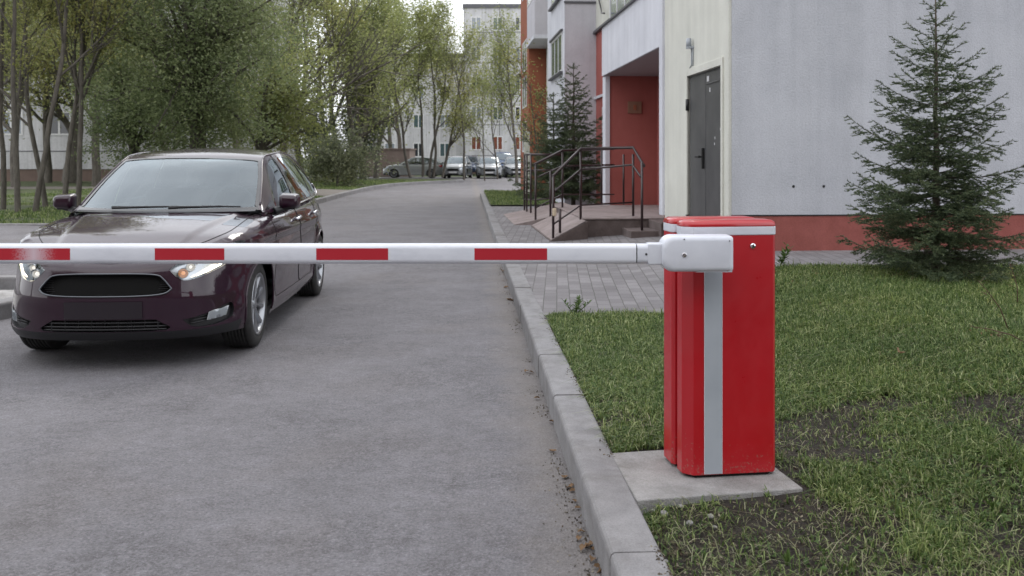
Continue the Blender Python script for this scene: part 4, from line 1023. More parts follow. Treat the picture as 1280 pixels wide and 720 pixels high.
        mb = MB(); q = W2([(1.36, .985), (1.60, .985), (1.60, 1.05), (1.50, 1.03)]); p = side_s(np.array([a for a, _ in q]), np.array([b for _, b in q]), .004) * np.array([side, 1, 1]); mb.add([tuple(v) for v in p], [(0, 1, 2, 3)]); mb.build('mirror_sail', M['gloss'], o_)
    # wheels
    for ax in AX:
        for side in (1, -1):
            w_ = empty('wheel', (side * (.708 if ax < 2 else .752), ax, WR), 0, car)
            Mx = Matrix.Rotation(side * PI / 2, 4, 'Y')
            prof = [(.222, -.10), (.24, -.108), (.285, -.110), (.304, -.100), (.3135, -.085)]
            for k in range(-3, 4):
                h_ = k * .024; prof += [(.3150, h_ - .0085), (.3150, h_ + .0075), (.3085, h_ + .0085), (.3085, h_ + .0145)]
            prof = prof[:-2] + [(.3135, .085), (.304, .100), (.288, .108), (.262, .112), (.238, .108), (.222, .10)]
            mb = MB(); mb.lathe(prof, 64, 0, Mx, closed=True); mb.build('tyre', M['tyre'], w_)
            mb = MB(); mb.lathe([(.222, -.10), (.226, .096), (.230, .108), (.222, .110), (.212, .098), (.205, .06), (.203, -.10)], 48, 0, Mx)
            mb.lathe([(.0005, .086), (.030, .086), (.036, .078), (.050, .072), (.055, .04)], 24, 0, Mx)
            for k in range(10):
                a = 2 * PI * k / 10 + .1
                for da in (0,):
                    d0, d1 = Vector((math.cos(a), math.sin(a), 0)), Vector((-math.sin(a), math.cos(a), 0))
                    vs = []
                    for r_, hw, zf, zb in ((.035, .010, .076, .05), (.12, .011, .082, .055), (.215, .020, .098, .07)):
                        for s_ in (-1, 1): vs += [Mx @ (d0 * r_ + d1 * hw * s_ * .72 + Vector((0, 0, zf))), Mx @ (d0 * r_ + d1 * hw * s_ * 1.15 + Vector((0, 0, zb)))]
                    fs = []
                    for i in range(2):
                        b = i * 4; fs += [(b, b + 2, b + 6, b + 4), (b, b + 4, b + 5, b + 1), (b + 2, b + 3, b + 7, b + 6)]
                    mb.add(vs, fs)
            mb.build('rim', M['rim'], w_)
            mb = MB(); mb.lathe([(.001, .005), (.14, .005), (.14, -.02), (.001, -.02)], 32, 0, Mx); mb.build('brake_disc', M['disc'], w_)
            mb = MB(); mb.lathe([(.001, -.06), (.204, -.06)], 24, 0, Mx); mb.build('wheel_back', M['inner'], w_)
    return car
car = build_car()
tag(car, 'dark plum saloon with lit headlights and a blank plate holder, waiting behind the barrier boom', 'car')
YAW = 2.7
car.location = (-2.655, 6.03, 0); car.rotation_euler = (0, 0, R(YAW))

def copy_tree(o, parent=None, swap=None, skip=()):
    c_ = o.copy(); COL.objects.link(c_); c_.parent = parent
    if swap and c_.type == 'MESH':
        for i, s_ in enumerate(c_.material_slots):
            nm_ = s_.material.name if s_.material else ''
            if nm_ in swap: s_.link = 'OBJECT'; s_.material = swap[nm_]
    for ch in [x for x in bpy.data.objects if x.parent == o]:
        if ch.name.split('.')[0] not in skip: copy_tree(ch, c_, swap, skip)
    return c_
for k in ('parked', ):
    pgrey = mat('paint_grey', (.16, .17, .18), .35, .3, .6); ppale = mat('paint_pale', (.30, .32, .315), .35, .3, .6); psil = mat('paint_silver', (.20, .21, .22), .35, .3, .6); pdark = mat('paint_charcoal', (.05, .052, .06), .3, .4, 1)
    pblue = mat('paint_blue', (.05, .10, .22), .3, .3, 1); pnavy = mat('paint_navy', (.03, .045, .09), .3, .3, 1)
    lamp_off = mat('lamp_off', (.6, .6, .6), .2, .8); lamp_or = mat('lamp_indicator', (.5, .2, .12), .3)
    SK = ('light_strip', 'fog_slat', 'mesh_bars', 'bonnet_joint', 'door_joint', 'wiper', 'reflector', 'reflector_fin', 'intake_bars', 'steering_wheel', 'rear_view_mirror', 'bulb', 'hinge', 'fog_lamp', 'fog_lens', 'handle')
    for (lab, paint, X, Y, rz, sc) in (
        ('grey saloon parked side-on behind the thin trees at the end of the road', ppale, -8.95, 64.6, 90 + 180 + 0, (1, 1, .98)),
        ('silver hatchback facing the camera, next to the side-on grey saloon', psil, -3.95, 62.0, -6, (1, .85, 1.02)),
        ('grey-brown car facing the camera, middle of the parked row', pgrey, -1.50, 61.5, 2, (1, .85, 1.0)),
        ('pale silver car facing the camera, half behind the corner of the house', psil, .32, 64.0, 3, (1, .85, .98)),
        ('tall blue van behind the parked row', pblue, -.75, 70.5, 0, (1.05, 1.0, 1.25)),
        ('dark navy car behind the silver hatchback', pnavy, -3.55, 75, 0, (1, 1, 1.05))):
        c_ = copy_tree(car, None, {'car_paint': paint, 'lamp_reflector': lamp_off}, SK)
        c_.name = 'parked_car'; c_.location = (X, Y, 0.0); c_.rotation_euler = (0, 0, R(rz)); c_.scale = sc
        tag(c_, lab, 'van' if 'van' in lab else 'car', 'cars parked at the end of the road')
        if rz < 100 and 'blue' not in lab and 'navy' not in lab:
            mb = MB(); mb.box(-.26, .26, -.012, -.006, .355, .465); mb.build('number_plate', M['plate'], c_)
# ------------------------------------------------------------------ barrier
def rrect(w, d, ch):  # chamfered rectangle, x -w/2..w/2, y 0..d
    return [(-w / 2 + ch, 0), (w / 2 - ch * .45, 0), (w / 2, ch * .6), (w / 2, d - ch * .5), (w / 2 - ch * .5, d), (-w / 2 + ch, d), (-w / 2, d - ch), (-w / 2, ch)]
BY = 8.0
slab = MB()
sp = [(.455, 3.385), (1.10, 3.51), (1.02, 4.05), (.415, 3.93)]
slab.prism([(x, y) for x, y in sp], .03, .152)
slab = slab.build('concrete_slab', M['slab'], None, .006); tag(slab, 'small square concrete slab beside the kerb under the red barrier cabinet', 'slab')
bar = empty('boom_barrier', (.845, 3.63, .152), R(BY)); tag(bar, 'red double-cabinet barrier with a lowered white boom striped red across the road', 'barrier')
def cab(y0, dx, w, d, h, name='cabinet', ch=.036):
    pr = [(x + dx, y + y0) for x, y in rrect(w, d, ch)]
    b = MB(); b.prism(pr, .012, h); o_ = b.build(name, M['bred'], bar, .0022, 2)
    pr2 = [(dx + (x - dx) * .90, y0 + .012 + (y - y0) * .86) for x, y in pr]
    b = MB(); b.prism(pr2, 0, .012); b.build('foot_gap', M['inner'], o_)
    # lid: white band and domed red cap
    gr_ = [(dx + (x - dx) * 1.012, y0 + d / 2 + (y - y0 - d / 2) * 1.03) for x, y in pr]
    b = MB(); b.prism(gr_, h + .0005, h + .034); lid = b.build('lid_band', M['bwhite'], o_, .003)
    n = len(gr_); b = MB()
    rows = [(1.004, .0345), (1.0, .042), (.975, .052), (.93, .0575), (.80, .060)]
    cx_, cy_ = dx, y0 + d / 2; vs = []
    for i, (s_, zz) in enumerate(rows):
        for x, y in gr_: 
            e = (1 - s_) * .19
            X_ = x - math.copysign(min(abs(x - cx_), e), x - cx_); Y_ = y - math.copysign(min(abs(y - cy_), e), y - cy_)
            vs.append((X_, Y_, h + zz))
    fs = [(i * n + k, i * n + (k + 1) % n, (i + 1) * n + (k + 1) % n, (i + 1) * n + k) for i in range(len(rows) - 1) for k in range(n)] + [tuple(range((len(rows) - 1) * n, len(rows) * n))]
    b.add(vs, fs, 0, True); b.build('lid', M['lred'], o_, .0)
    return o_
c1 = cab(.0, .012, .378, .128, .944)
c2 = cab(.139, -.002, .360, .125, .946, ch=.012)
b = MB(); b.box(-.096, -.028, -.0025, .003, .016, .943); b.build('tape_strip', M['tape'], c1)
b = MB(); b.box(-.0985, -.0965, -.0032, .003, .016, .943); b.box(-.0275, -.0255, -.0032, .003, .016, .943); b.build('tape_edge', M['bwhite'], c1)
b = MB(); b.box(-.096, -.028, .035, .085, 1.0005, 1.0018); b.build('lid_tape', M['tape'], c1)
b = MB(); Mx = Matrix.Translation((.10, -.002, .902)) @ Matrix.Rotation(PI / 2, 4, 'X'); b.lathe([(.0005, .004), (.009, .004), (.011, .0)], 20, 0, Mx); lk = b.build('lock', M['chrome'], c1)
b = MB(); b.box(.098, .102, -.009, -.006, .895, .909); b.build('keyhole', M['black'], c1)
# the boom and its hinge lie square to the road: placed in world axes, then handed to the barrier
bpy.context.view_layer.update()
inv = bar.matrix_world.inverted()
def give(o_): 
    o_.parent = bar; o_.matrix_parent_inverse = inv; return o_
YB = 3.53; ZB = 1.4 - (316.8 - HY) * YB / F
def bx_(px): return (px - 640) / F * (YB - .035)
# housing
prof = []
x0, x1 = bx_(827), bx_(917); z0, z1 = -.066, .070
b = MB(); n_ = 10; rl = .045; rr_ = .014
cs = []
for cx_, cz_, r_, a0 in ((x1 - rr_, z1 - rr_, rr_, 0), (x0 + rl, z1 - rl, rl, PI / 2), (x0 + rl, z0 + rl, rl, PI), (x1 - rr_, z0 + rr_, rr_, 3 * PI / 2)):
    for k in range(n_ + 1): a = a0 + PI / 2 * k / n_; cs.append((cx_ + r_ * math.cos(a), cz_ + r_ * math.sin(a)))
nn = len(cs); vs = []
mx_, mz_ = (x0 + x1) / 2, (z0 + z1) / 2
for yy, ins in ((.045, 0), (-.028, 0), (-.040, .003), (-.047, .009), (-.050, .018)):
    for x, z in cs:
        vs.append((x - math.copysign(min(ins, abs(x - mx_)), x - mx_), yy, z - math.copysign(min(ins, abs(z - mz_)), z - mz_)))
fs = [(i * nn + k, i * nn + (k + 1) % nn, (i + 1) * nn + (k + 1) % nn, (i + 1) * nn + k) for i in range(4) for k in range(nn)] + [tuple(range(4 * nn, 5 * nn)), tuple(range(nn))[::-1]]
b.add(vs, fs, 0, True); hs = b.build('arm_housing', M['bwhite'], None); hs.location = (0, YB, ZB); give(hs)
m_ = hs.modifiers.new('es', 'EDGE_SPLIT'); m_.split_angle = R(50)
b = MB(); sx_ = bx_(854.5)
for (px, py) in ((854.5, 317), ):
    zz = -(py - 316.8) / F * 3.48; b.lathe([(.0005, .002), (.004, .002), (.0075, .0035), (.009, .001)], 18, 0, Matrix.Translation((bx_(px), -.0505, zz)) @ Matrix.Rotation(PI / 2, 4, 'X'))
sc_ = b.build('screw', M['chrome'], None); sc_.location = (0, YB, ZB); sc_.parent = hs; sc_.location = (0, 0, 0)
b = MB()
for px, zz in ((854.5, .058), (911, .052)): b.tube([(bx_(px), -.0512, zz), (bx_(px), -.046, zz)], .0025, 10)
o_ = b.build('pin', M['satin'], hs)
b = MB(); b.add([(bx_(868), -.052, z0 + .001), (bx_(914), -.052, z0 + .001), (bx_(914), -.052, z0 + .010), (bx_(909), -.052, z0 + .004), (bx_(870), -.052, z0 + .003)], [(0, 1, 2, 3, 4)]); b.build('housing_seam', M['tape'], hs)
# boom profile (flat-faced oval)
def prof_pts(h, d, n=5, r=.019):
    out_ = []
    for cy_, cz_, a0 in ((d / 2 - r, h / 2 - r, 0), (-d / 2 + r, h / 2 - r, PI / 2), (-d / 2 + r, -h / 2 + r, PI), (d / 2 - r, -h / 2 + r, 3 * PI / 2)):
        for k in range(n + 1): a = a0 + PI / 2 * k / n; out_.append((cy_ + r * math.cos(a), cz_ + r * math.sin(a)))
    return out_
def extr(name, x0, x1, h, d, m_, parent=None, r=.019, extra=None):
    pp = prof_pts(h, d, 5, r); n = len(pp); b = MB()
    xs = [x0, x1] if not extra else extra
    vs = []
    for i, xx in enumerate(xs):
        X_, sh_ = (xx, 1) if not isinstance(xx, tuple) else xx
        vs += [(X_, y * sh_, z * sh_) for y, z in pp]
    L = len(xs)
    fs = [(i * n + k, i * n + (k + 1) % n, (i + 1) * n + (k + 1) % n, (i + 1) * n + k) for i in range(L - 1) for k in range(n)] + [tuple(range(n))[::-1], tuple(range((L - 1) * n, L * n))]
    b.add(vs, fs, 0, True); o_ = b.build(name, m_, None); o_.modifiers.new('es', 'EDGE_SPLIT').split_angle = R(60)
    if parent: o_.parent = parent
    return o_
boom = extr('boom', -3.15, bx_(795.5), .0755, .062, M['boom']); boom.location = (0, YB, ZB); give(boom)
extr('boom_end_cap', -3.175, -3.15, .078, .065, M['black'], boom)
extr('boom_gap', bx_(795.5), bx_(797), .068, .055, M['black'], boom)
extr('sleeve', bx_(797), bx_(811.5), .0745, .062, M['bwhite'], boom)
sh = extr('bracket', 0, 0, .078, .062, M['bwhite'], boom, .006, [(bx_(810.5), 1.0), (bx_(812.5), 1.04), (bx_(829), 1.03)])
b = MB(); b.tube([(bx_(808), -.0322, -.0), (bx_(808), -.028, -.0)], .0045, 14); b.build('hole', M['black'], boom)
for a, c_ in ((593, 684), (395, 485), (193, 280), (-8, 87), (-208, -112)):
    b = MB(); b.add([(bx_(a), -.0314, -.0215), (bx_(c_), -.0314, -.0215), (bx_(c_), -.0314, .0225), (bx_(a), -.0314, .0225)], [(0, 1, 2, 3)]); b.box(bx_(a), bx_(c_), .0311, .0316, -.02, .021)
    st_ = b.build('stripe', M['stripe'], boom)
    if a == -8: st_['label'] = 'red stripe with a bleached, scuffed patch'

# ------------------------------------------------------------------ small things on the ground
rnd = random.Random(12)
for i, (px, py) in enumerate(((830, 650), (851, 643), (888, 653), (893, 664), (845, 633), (832, 700), (817, 645), (862, 660), (1105, 496))):
    Y = GY(py, .10); X = PX(px, Y); s_ = rnd.uniform(.008, .014) * (1.4 if i == 0 else 1)
    bm = bmesh.new(); bmesh.ops.create_icosphere(bm, subdivisions=2, radius=s_)
    for v in bm.verts: v.co *= 1 + .28 * noise.noise(v.co * 60 + Vector((i * 7, 0, 0))); v.co.z *= .7
    me = bpy.data.meshes.new('pebble'); bm.to_mesh(me); bm.free()
    o_ = link_mesh('pebble', me, M['slab']); o_.location = (X, Y, float(soil_z(X, Y)) + s_ * .5 + .004)
    for p in me.polygons: p.use_smooth = True
    tag(o_, 'small pale pebble on the bare soil near the concrete slab', 'pebble', 'pebbles on the soil near the slab')
def dry_leaf_mesh(s_, seed):
    r_ = random.Random(seed); n = 9; vs = []; 
    for i in range(n):
        t_ = i / (n - 1); w_ = s_ * .36 * math.sin(PI * min(t_ * 1.05, 1)) ** .7 * r_.uniform(.8, 1.15); c_ = .25 * s_ * math.sin(t_ * 3 + seed)
        vs += [(t_ * s_ - s_ / 2, -w_, c_ * .5 + w_ * r_.uniform(.3, .8)), (t_ * s_ - s_ / 2, 0, c_ * .5), (t_ * s_ - s_ / 2, w_, c_ * .5 + w_ * r_.uniform(.3, .8))]
    fs = []
    for i in range(n - 1): b = i * 3; fs += [(b, b + 3, b + 4, b + 1), (b + 1, b + 4, b + 5, b + 2)]
    me = bpy.data.meshes.new('leaf'); me.from_pydata(vs, [], fs); me.update(); me.polygons.foreach_set('use_smooth', [True] * len(fs)); me.materials.append(M['dry']); return me
LM = [dry_leaf_mesh(.045, k) for k in range(5)]
for i, (px, py) in enumerate(((658, 466), (664, 467), (712, 611), (716, 615), (736, 684), (731, 689), (724, 676), (693, 566), (689, 565), (722, 637), (741, 703), (736, 655), (748, 712), (706, 598), (715, 609), (671, 500), (635, 352), (632, 360), (636, 375), (640, 376), (628, 340), (727, 668), (752, 716), (718, 628), (745, 690), (690, 530))):
    Y = GY(py); X = PX(px, Y); o_ = bpy.data.objects.new('dry_leaf', LM[i % 5]); COL.objects.link(o_); o_.location = (X, Y, .009)
    s_ = rnd.uniform(.55, 1.05) * (1 if Y < 8 else 1.6); o_.scale = (s_, s_, s_); o_.rotation_euler = (rnd.uniform(-.3, .3), rnd.uniform(-.2, .2), rnd.uniform(0, 6.3))
    tag(o_, 'small curled brown leaf lying on the asphalt beside the kerb', 'leaf', 'dry leaves along the kerb')
# ------------------------------------------------------------------ plants
def unit(v):
    return v / (np.linalg.norm(v, axis=-1, keepdims=True) + 1e-12)
def leaf_quads(C, size, rng, flat=.0, aspect=.55, jit=.35):
    """diamond-shaped leaves (two bent triangles) centred at C"""
    n = len(C); d = unit(rng.normal(size=(n, 3)) * np.array([1, 1, .7])); a = unit(rng.normal(size=(n, 3)) + np.array([0, 0, flat])); s = unit(np.cross(d, a))
    sz = size * rng.uniform(1 - jit, 1 + jit, (n, 1)); nn_ = unit(np.cross(d, s))
    V = np.stack([C - d * sz * .5, C + s * sz * aspect * .5 + nn_ * sz * .08, C + d * sz * .5, C - s * sz * aspect * .5 + nn_ * sz * .08], 1).reshape(-1, 3)
    return V, np.arange(4 * n).reshape(n, 4)

class Tree:
    def __init__(s, seed): s.r = np.random.default_rng(seed); s.mb = MB(); s.tw = []
    def branch(s, p, d, L, r, depth, maxd, up=.12, wig=.22, kids=(3, 5), spread=.8, twig_len=.4, n=None, kr=(.45, .75)):
        rr = s.r; n = n or max(3, int(L / .45)); n = min(n, 12); pts = [np.array(p, float)]; d = unit(np.array(d, float)); ds = [d]
        for i in range(n):
            d = unit(d + rr.normal(size=3) * wig / math.sqrt(n) * 1.2 + np.array([0, 0, up / n * 3])); pts.append(pts[-1] + d * L / n); ds.append(d)
        rads = [max(r * (1 - .72 * i / n), .004) for i in range(n + 1)]
        s.mb.tube([Vector(q) for q in pts], rads, 7 if depth == 0 else (5 if depth == 1 else 3), cap=False)
        if depth >= maxd - 1:
            for i in range(1, n + 1): s.tw.append((pts[i], ds[i], L / n))
        if depth < maxd:
            k = rr.integers(kids[0], kids[1] + 1)
            for j in range(k):
                t_ = rr.uniform(.22 if depth == 0 else .15, 1.0); i = min(int(t_ * n), n - 1); q = pts[i] + (pts[i + 1] - pts[i]) * (t_ * n - i)
                a = unit(rr.normal(size=3)); a = unit(a - ds[i] * a.dot(ds[i])); nd = unit(ds[i] * 1.0 + a * spread * rr.uniform(.6, 1.3))
                s.branch(q, nd, L * rr.uniform(*kr) * (1 - .35 * t_), rads[i] * .58, depth + 1, maxd, up, wig * 1.15, kids, spread, twig_len, kr=kr)
    def leaves(s, count, size, spreadr, droop=0.0, cull=None):
        P_ = np.array([t_[0] for t_ in s.tw]); rr = s.r; k = rr.integers(0, len(P_), count)
        # leaves sit in little tufts: gaps show between them
        tuft = P_[k] + rr.normal(size=(count, 3)) * spreadr * rr.choice([.35, .7, 1.2], (count, 1)); tuft[:, 2] -= droop * rr.random(count)
        if cull is not None: tuft = tuft[cull(tuft)]
        return leaf_quads(tuft, size, rr)
def add_tree(label, X, Y, z=.12, seed=1, lean=(0, 0), Ht=9, rad=.13, leafmat='leaf_a', nleaf=9000, lsize=.09, spread=.85, kids=(6, 8), maxd=3, up=.2, lspread=.32, stems=1, first=.55, kr=(.45, .7), name='tree', group='trees along the road', extra=(), trunkmat='bark', wig=.22):
    root = empty(name, (X, Y, z)); tag(root, label, 'tree', group); T_ = Tree(seed)
    if stems > 1: T_.mb.tube([Vector((0, 0, -.05)), Vector((0, 0, .22))], [rad * 1.7, rad * 1.2], 9)
    for k in range(stems):
        a = 2 * PI * k / max(stems, 1) + seed; o_ = np.array([math.cos(a), math.sin(a), 0]) * (.0 if stems == 1 else .05)
        dd = np.array([lean[0], lean[1], 1.0]) + (o_ * (1.6 if stems > 1 else 0))
        T_.branch(o_, dd, Ht * (first + .35) * (1 if k == 0 else T_.r.uniform(.7, .95)), rad * (1 if k == 0 else T_.r.uniform(.6, .9)), 0, maxd, up, wig, kids, spread, n=12, kr=kr)
    for (p, d, L, r_) in extra: T_.branch(np.array(p, float), np.array(d, float), L, r_, 1, maxd, up * .4, wig * .7, kids, spread, kr=kr, n=9)
    T_.mb.v = [v for v in T_.mb.v]
    T_.mb.build('trunk', M[trunkmat], root, fix=False)
    V, Fc = T_.leaves(nleaf, lsize, lspread)
    V[:, 2] = np.where(V[:, 2] < .5, V[:, 2] + .8, V[:, 2])
    np_mesh('crown', V, Fc, 4, M[leafmat], root)
    return root
def TX(px, py, z=.12): Y = GY(py, z); return PX(px, Y), Y
# thin trunks on the verge at left
lean0 = [('slim leaning tree at the far left edge of the verge', 4, 262, (-.02, .02), 'leaf_a', 3), ('slim upright tree, second from the left on the verge', 22, 266, (.00, .02), 'leaf_c', 4),
         ('thin tree leaning right, between the second tree and the forked pair', 44, 265, (.24, .0), 'leaf_a', 5), ('taller of the close pair of trees left of the car', 80, 262, (-.02, 0), 'leaf_c', 6),
         ('right tree of the close pair left of the car, with a branch reaching right', 97, 262, (.06, .0), 'leaf_c', 7), ('slim forked tree, third trunk group from the left', 57, 259, (-.08, .1), 'leaf_a', 8)]
for lab, px, py, ln, lm, sd in lean0:
    X, Y = TX(px, py); add_tree(lab, X, Y, seed=sd, lean=ln, Ht=9.5, rad=.07, wig=.14, leafmat=lm, nleaf=9500, lsize=.085, kids=(8, 11), spread=.66, up=.28, lspread=.26, kr=(.34, .55), group='thin trees left of the car')
X, Y = TX(87, 229); add_tree('thick grey trunk standing on the lawn before the white building', X, Y, seed=21, Ht=9, rad=.38, leafmat='leaf_a', nleaf=7000, lsize=.15, group='trees along the road')
# big dense dark-leaved tree
def bushy(label, X, Y, z, cz, rx, rz, nleaf, lsize, lm, seed, name='bushy_tree', rad=.2, nst=26, holes=.33):
    root = empty(name, (X, Y, z)); tag(root, label, 'tree' if 'tree' in name else 'shrub', 'trees and shrubs beyond the verge'); rr = np.random.default_rng(seed); mb = MB()
    mb.tube([Vector((0, 0, 0)), Vector((.05, .05, cz * .5)), Vector((-.05, 0, cz))], [rad, rad * .8, rad * .5], 8, cap=False)
    C = []; 
    for k in range(nst):
        d = unit(rr.normal(size=3) * np.array([1, 1, .75]) + np.array([0, 0, .25])); L = rr.uniform(.55, 1.0); e = np.array([0, 0, cz]) + d * np.array([rx, rx, rz]) * L; st_ = np.array([0, 0, cz * rr.uniform(.35, .95)])
        mid_ = (st_ + e) / 2 + np.array([0, 0, .25]) + rr.normal(size=3) * .12
        mb.tube([Vector(st_), Vector(mid_), Vector(e)], [rad * .32, rad * .2, .01], 4, cap=False)
        for j in range(7):
            t_ = rr.uniform(.35, 1.08); C.append(st_ + (e - st_) * t_ + rr.normal(size=3) * .28)
            f_ = C[-1] + unit(rr.normal(size=3)) * rr.uniform(.4, .9) * rx * .3; mb.tube([Vector(C[-1]), Vector(f_)], [.014, .004], 3, cap=False); C.append(f_)
    mb.build('trunk', M['bark'], root, fix=False); C = np.array(C)
    keep = rr.random(len(C)) > holes; C = C[keep]; sc = rr.uniform(.10, .34, len(C)) * rx / 2.0
    k = rr.integers(0, len(C), nleaf); P_ = C[k] + rr.normal(size=(nleaf, 3)) * sc[k][:, None] * np.array([1.25, 1.25, .8]); P_[:, 2] = np.maximum(P_[:, 2], .1)
    V, Fc = leaf_quads(P_, lsize, rr); np_mesh('crown', V, Fc, 4, M[lm], root); return root
bushy('large dense dark green tree behind the roof of the plum car', PX(245, 25), 25, .12, 4.6, 2.8, 4.2, 52000, .082, 'leaf_b', 31, rad=.26, nst=46, holes=.2)
bushy('rounded dark green tree left of the large dense one', PX(165, 27), 27, .12, 2.9, 1.9, 2.7, 21000, .082, 'leaf_b', 32, nst=30)
bushy('olive tree behind the windscreen side of the car, right of the dense one', PX(325, 31), 31, .12, 3.4, 2.4, 3.0, 16000, .10, 'leaf_a', 33, nst=34)
# trees in the middle
X, Y = TX(352, 232); add_tree('tall tree behind the car roof with long limbs reaching right', X, Y, seed=41, lean=(.14, 0), Ht=11, rad=.2, leafmat='leaf_a', nleaf=8000, lsize=.12, kids=(7, 9), spread=.8, lspread=.4,
    extra=[((.6, 0, 3.2), (1, 0, .55), 6.5, .09), ((.3, 0, 1.9), (-1, 0, .6), 5, .08), ((.9, 0, 4.6), (1, .1, .7), 5.5, .07), ((.4, 0, 2.6), (1, .2, .95), 6.0, .07)])
X, Y = TX(433, 226); add_tree('dark-barked tree leaning right beside the bend of the kerb', X, Y, seed=42, lean=(.36, 0), Ht=9, rad=.22, leafmat='leaf_a', nleaf=9000, lsize=.14, spread=.9, lspread=.45, kids=(6, 8))
X, Y = TX(452, 223.5); add_tree('many-stemmed bushy tree right of the leaning one', X, Y, seed=43, lean=(.12, 0), Ht=6.5, rad=.11, stems=6, leafmat='leaf_d', nleaf=9500, lsize=.14, spread=.8, lspread=.4, kids=(4, 6), first=.4)
X, Y = TX(404, 236); bushy('low dark shrub behind the dirt path near the tail of the car', X, Y + 3, .12, 1.2, 1.7, 1.3, 9000, .11, 'leaf_d', 51, 'shrub', .06)
bushy('olive shrub right of the low dark one, beneath the leaning tree', PX(418, 47), 47, .12, .9, 1.5, 1.0, 6000, .12, 'leaf_a', 52, 'shrub', .05)
bushy('grey-green young conifer-like shrub behind the low dark one', PX(395, 50), 50, .12, 2.6, 1.6, 2.0, 9000, .12, 'leaf_d', 53, 'shrub', .08)
for i, (px, Yt, lab, lm, ht, nl) in enumerate(((300, 46, 'tall olive tree high above the car roof, behind the dense green tree', 'leaf_a', 12, 9000), (378, 52, 'tall pale yellow-green tree behind the long-limbed one', 'leaf_c', 11, 9000), (425, 60, 'broad yellow-green tree behind the leaning dark tree', 'leaf_a', 12, 10000),
        (470, 62, 'olive tree left of the parked grey saloon', 'leaf_a', 10.5, 10500), (500, 70, 'yellowish tree behind the brown shed', 'leaf_c', 9.5, 6500), (215, 44, 'yellow-green tree behind the rounded dark one', 'leaf_c', 11, 9000),
        (120, 42, 'yellow-green spring tree between the trunk pair and the dense tree', 'leaf_c', 10, 8000), (20, 40, 'yellow-green tree far behind the leftmost trunks', 'leaf_c', 10, 7500), (-60, 36, 'olive tree at the left border of the view', 'leaf_a', 9, 6000), (60, 47, 'pale tree near the white building at left', 'leaf_a', 11, 7500), (440, 52, 'full olive tree between the leaning tree and the many-stemmed one', 'leaf_a', 9.5, 9000), (405, 66, 'tall tree closing the view above the dirt path', 'leaf_c', 12, 9000), (492, 76, 'pale tree filling the gap above the brown shed', 'leaf_a', 12, 7000), (345, 64, 'dark-limbed tree far behind the bonnet side of the verge', 'leaf_a', 12, 8500))):
    add_tree(lab, PX(px, Yt), Yt, 0, seed=60 + i, Ht=ht, rad=.2, leafmat=lm, nleaf=nl, lsize=.15, spread=.85, lspread=.5, kids=(6, 8), lean=(.03 * (-1) ** i, 0), group='background trees')
# thin stems in front of the grey saloon
for i, (px, py, ln, lab, ht) in enumerate(((528.5, 221.3, (-.04, 0), 'thin dark stem crossing the door of the grey parked saloon, left one', 10), (536.5, 221.3, (.03, 0), 'thin dark stem crossing the grey parked saloon, middle one', 10.5), (541.8, 221.3, (.02, 0), 'thin upright stem, right one of the three before the grey saloon', 11), (553, 221.5, (.36, 0), 'thin tree leaning right over the silver parked hatchback', 9.5), (513, 222, (-.12, 0), 'thin tree left of the three stems before the grey saloon', 9.5))):
    X, Y = TX(px, py); add_tree(lab, X, Y, seed=80 + i, lean=ln, Ht=ht, rad=.10, leafmat=('leaf_a', 'leaf_c')[i % 2], nleaf=4200, lsize=.13, spread=.8, lspread=.42, kids=(6, 8), kr=(.3, .5), up=.25, group='thin trees before the parked cars')
add_tree('slender tree with airy olive leaves in front of the far white block', PX(646, 53), 53, 0, seed=97, wig=.10, Ht=7.8, rad=.10, leafmat='leaf_a', nleaf=5500, lsize=.12, spread=.95, lspread=.5, kids=(8, 10), kr=(.42, .6), group='trees along the road')
add_tree('small light-leaved tree left of the slender one, before the far white block', PX(606, 56), 56, 0, seed=93, Ht=6.2, rad=.05, leafmat='leaf_a', nleaf=2200, lsize=.12, spread=.95, lspread=.45, kids=(6, 8), kr=(.4, .6), lean=(-.15, 0), group='trees along the road')
add_tree('airy tree covering the joint of the two far white blocks', PX(580, 58), 58, 0, seed=95, Ht=8.6, rad=.08, leafmat='leaf_a', nleaf=2800, lsize=.12, spread=.95, lspread=.5, kids=(8, 10), kr=(.42, .6), wig=.12, group='trees along the road')
add_tree('airy low-crowned tree before the tall far white block', PX(622, 60), 60, 0, seed=96, Ht=7.2, rad=.06, leafmat='leaf_a', nleaf=1800, lsize=.12, spread=.95, lspread=.5, kids=(8, 10), kr=(.42, .6), wig=.12, group='trees along the road')
add_tree('young yellowish tree against the terracotta wall', PX(668, 28), 28, .15, seed=94, Ht=3.9, rad=.04, leafmat='leaf_c', nleaf=1700, lsize=.07, spread=.8, lspread=.22, kids=(6, 8), kr=(.35, .5), group='trees along the road')
# trees behind the camera (mirrored in the car)
for i, (X, Y, ht) in enumerate(((-11, -4, 9), (-7.5, -12, 11), (-14, 3, 9), (4, -16, 10), (-2, -18, 11), (10, -14, 10))):
    add_tree(['tree behind the camera reflected in the windscreen', 'tall tree behind the camera at left', 'tree at left beyond the frame', 'tree behind the camera at right', 'tree behind the camera straight back', 'tree behind the camera far right'][i], X, Y, 0, seed=100 + i, Ht=ht, rad=.22, leafmat='leaf_a', nleaf=5200, lsize=.17, spread=.85, lspread=.5, kids=(6, 8), group='trees behind the camera')

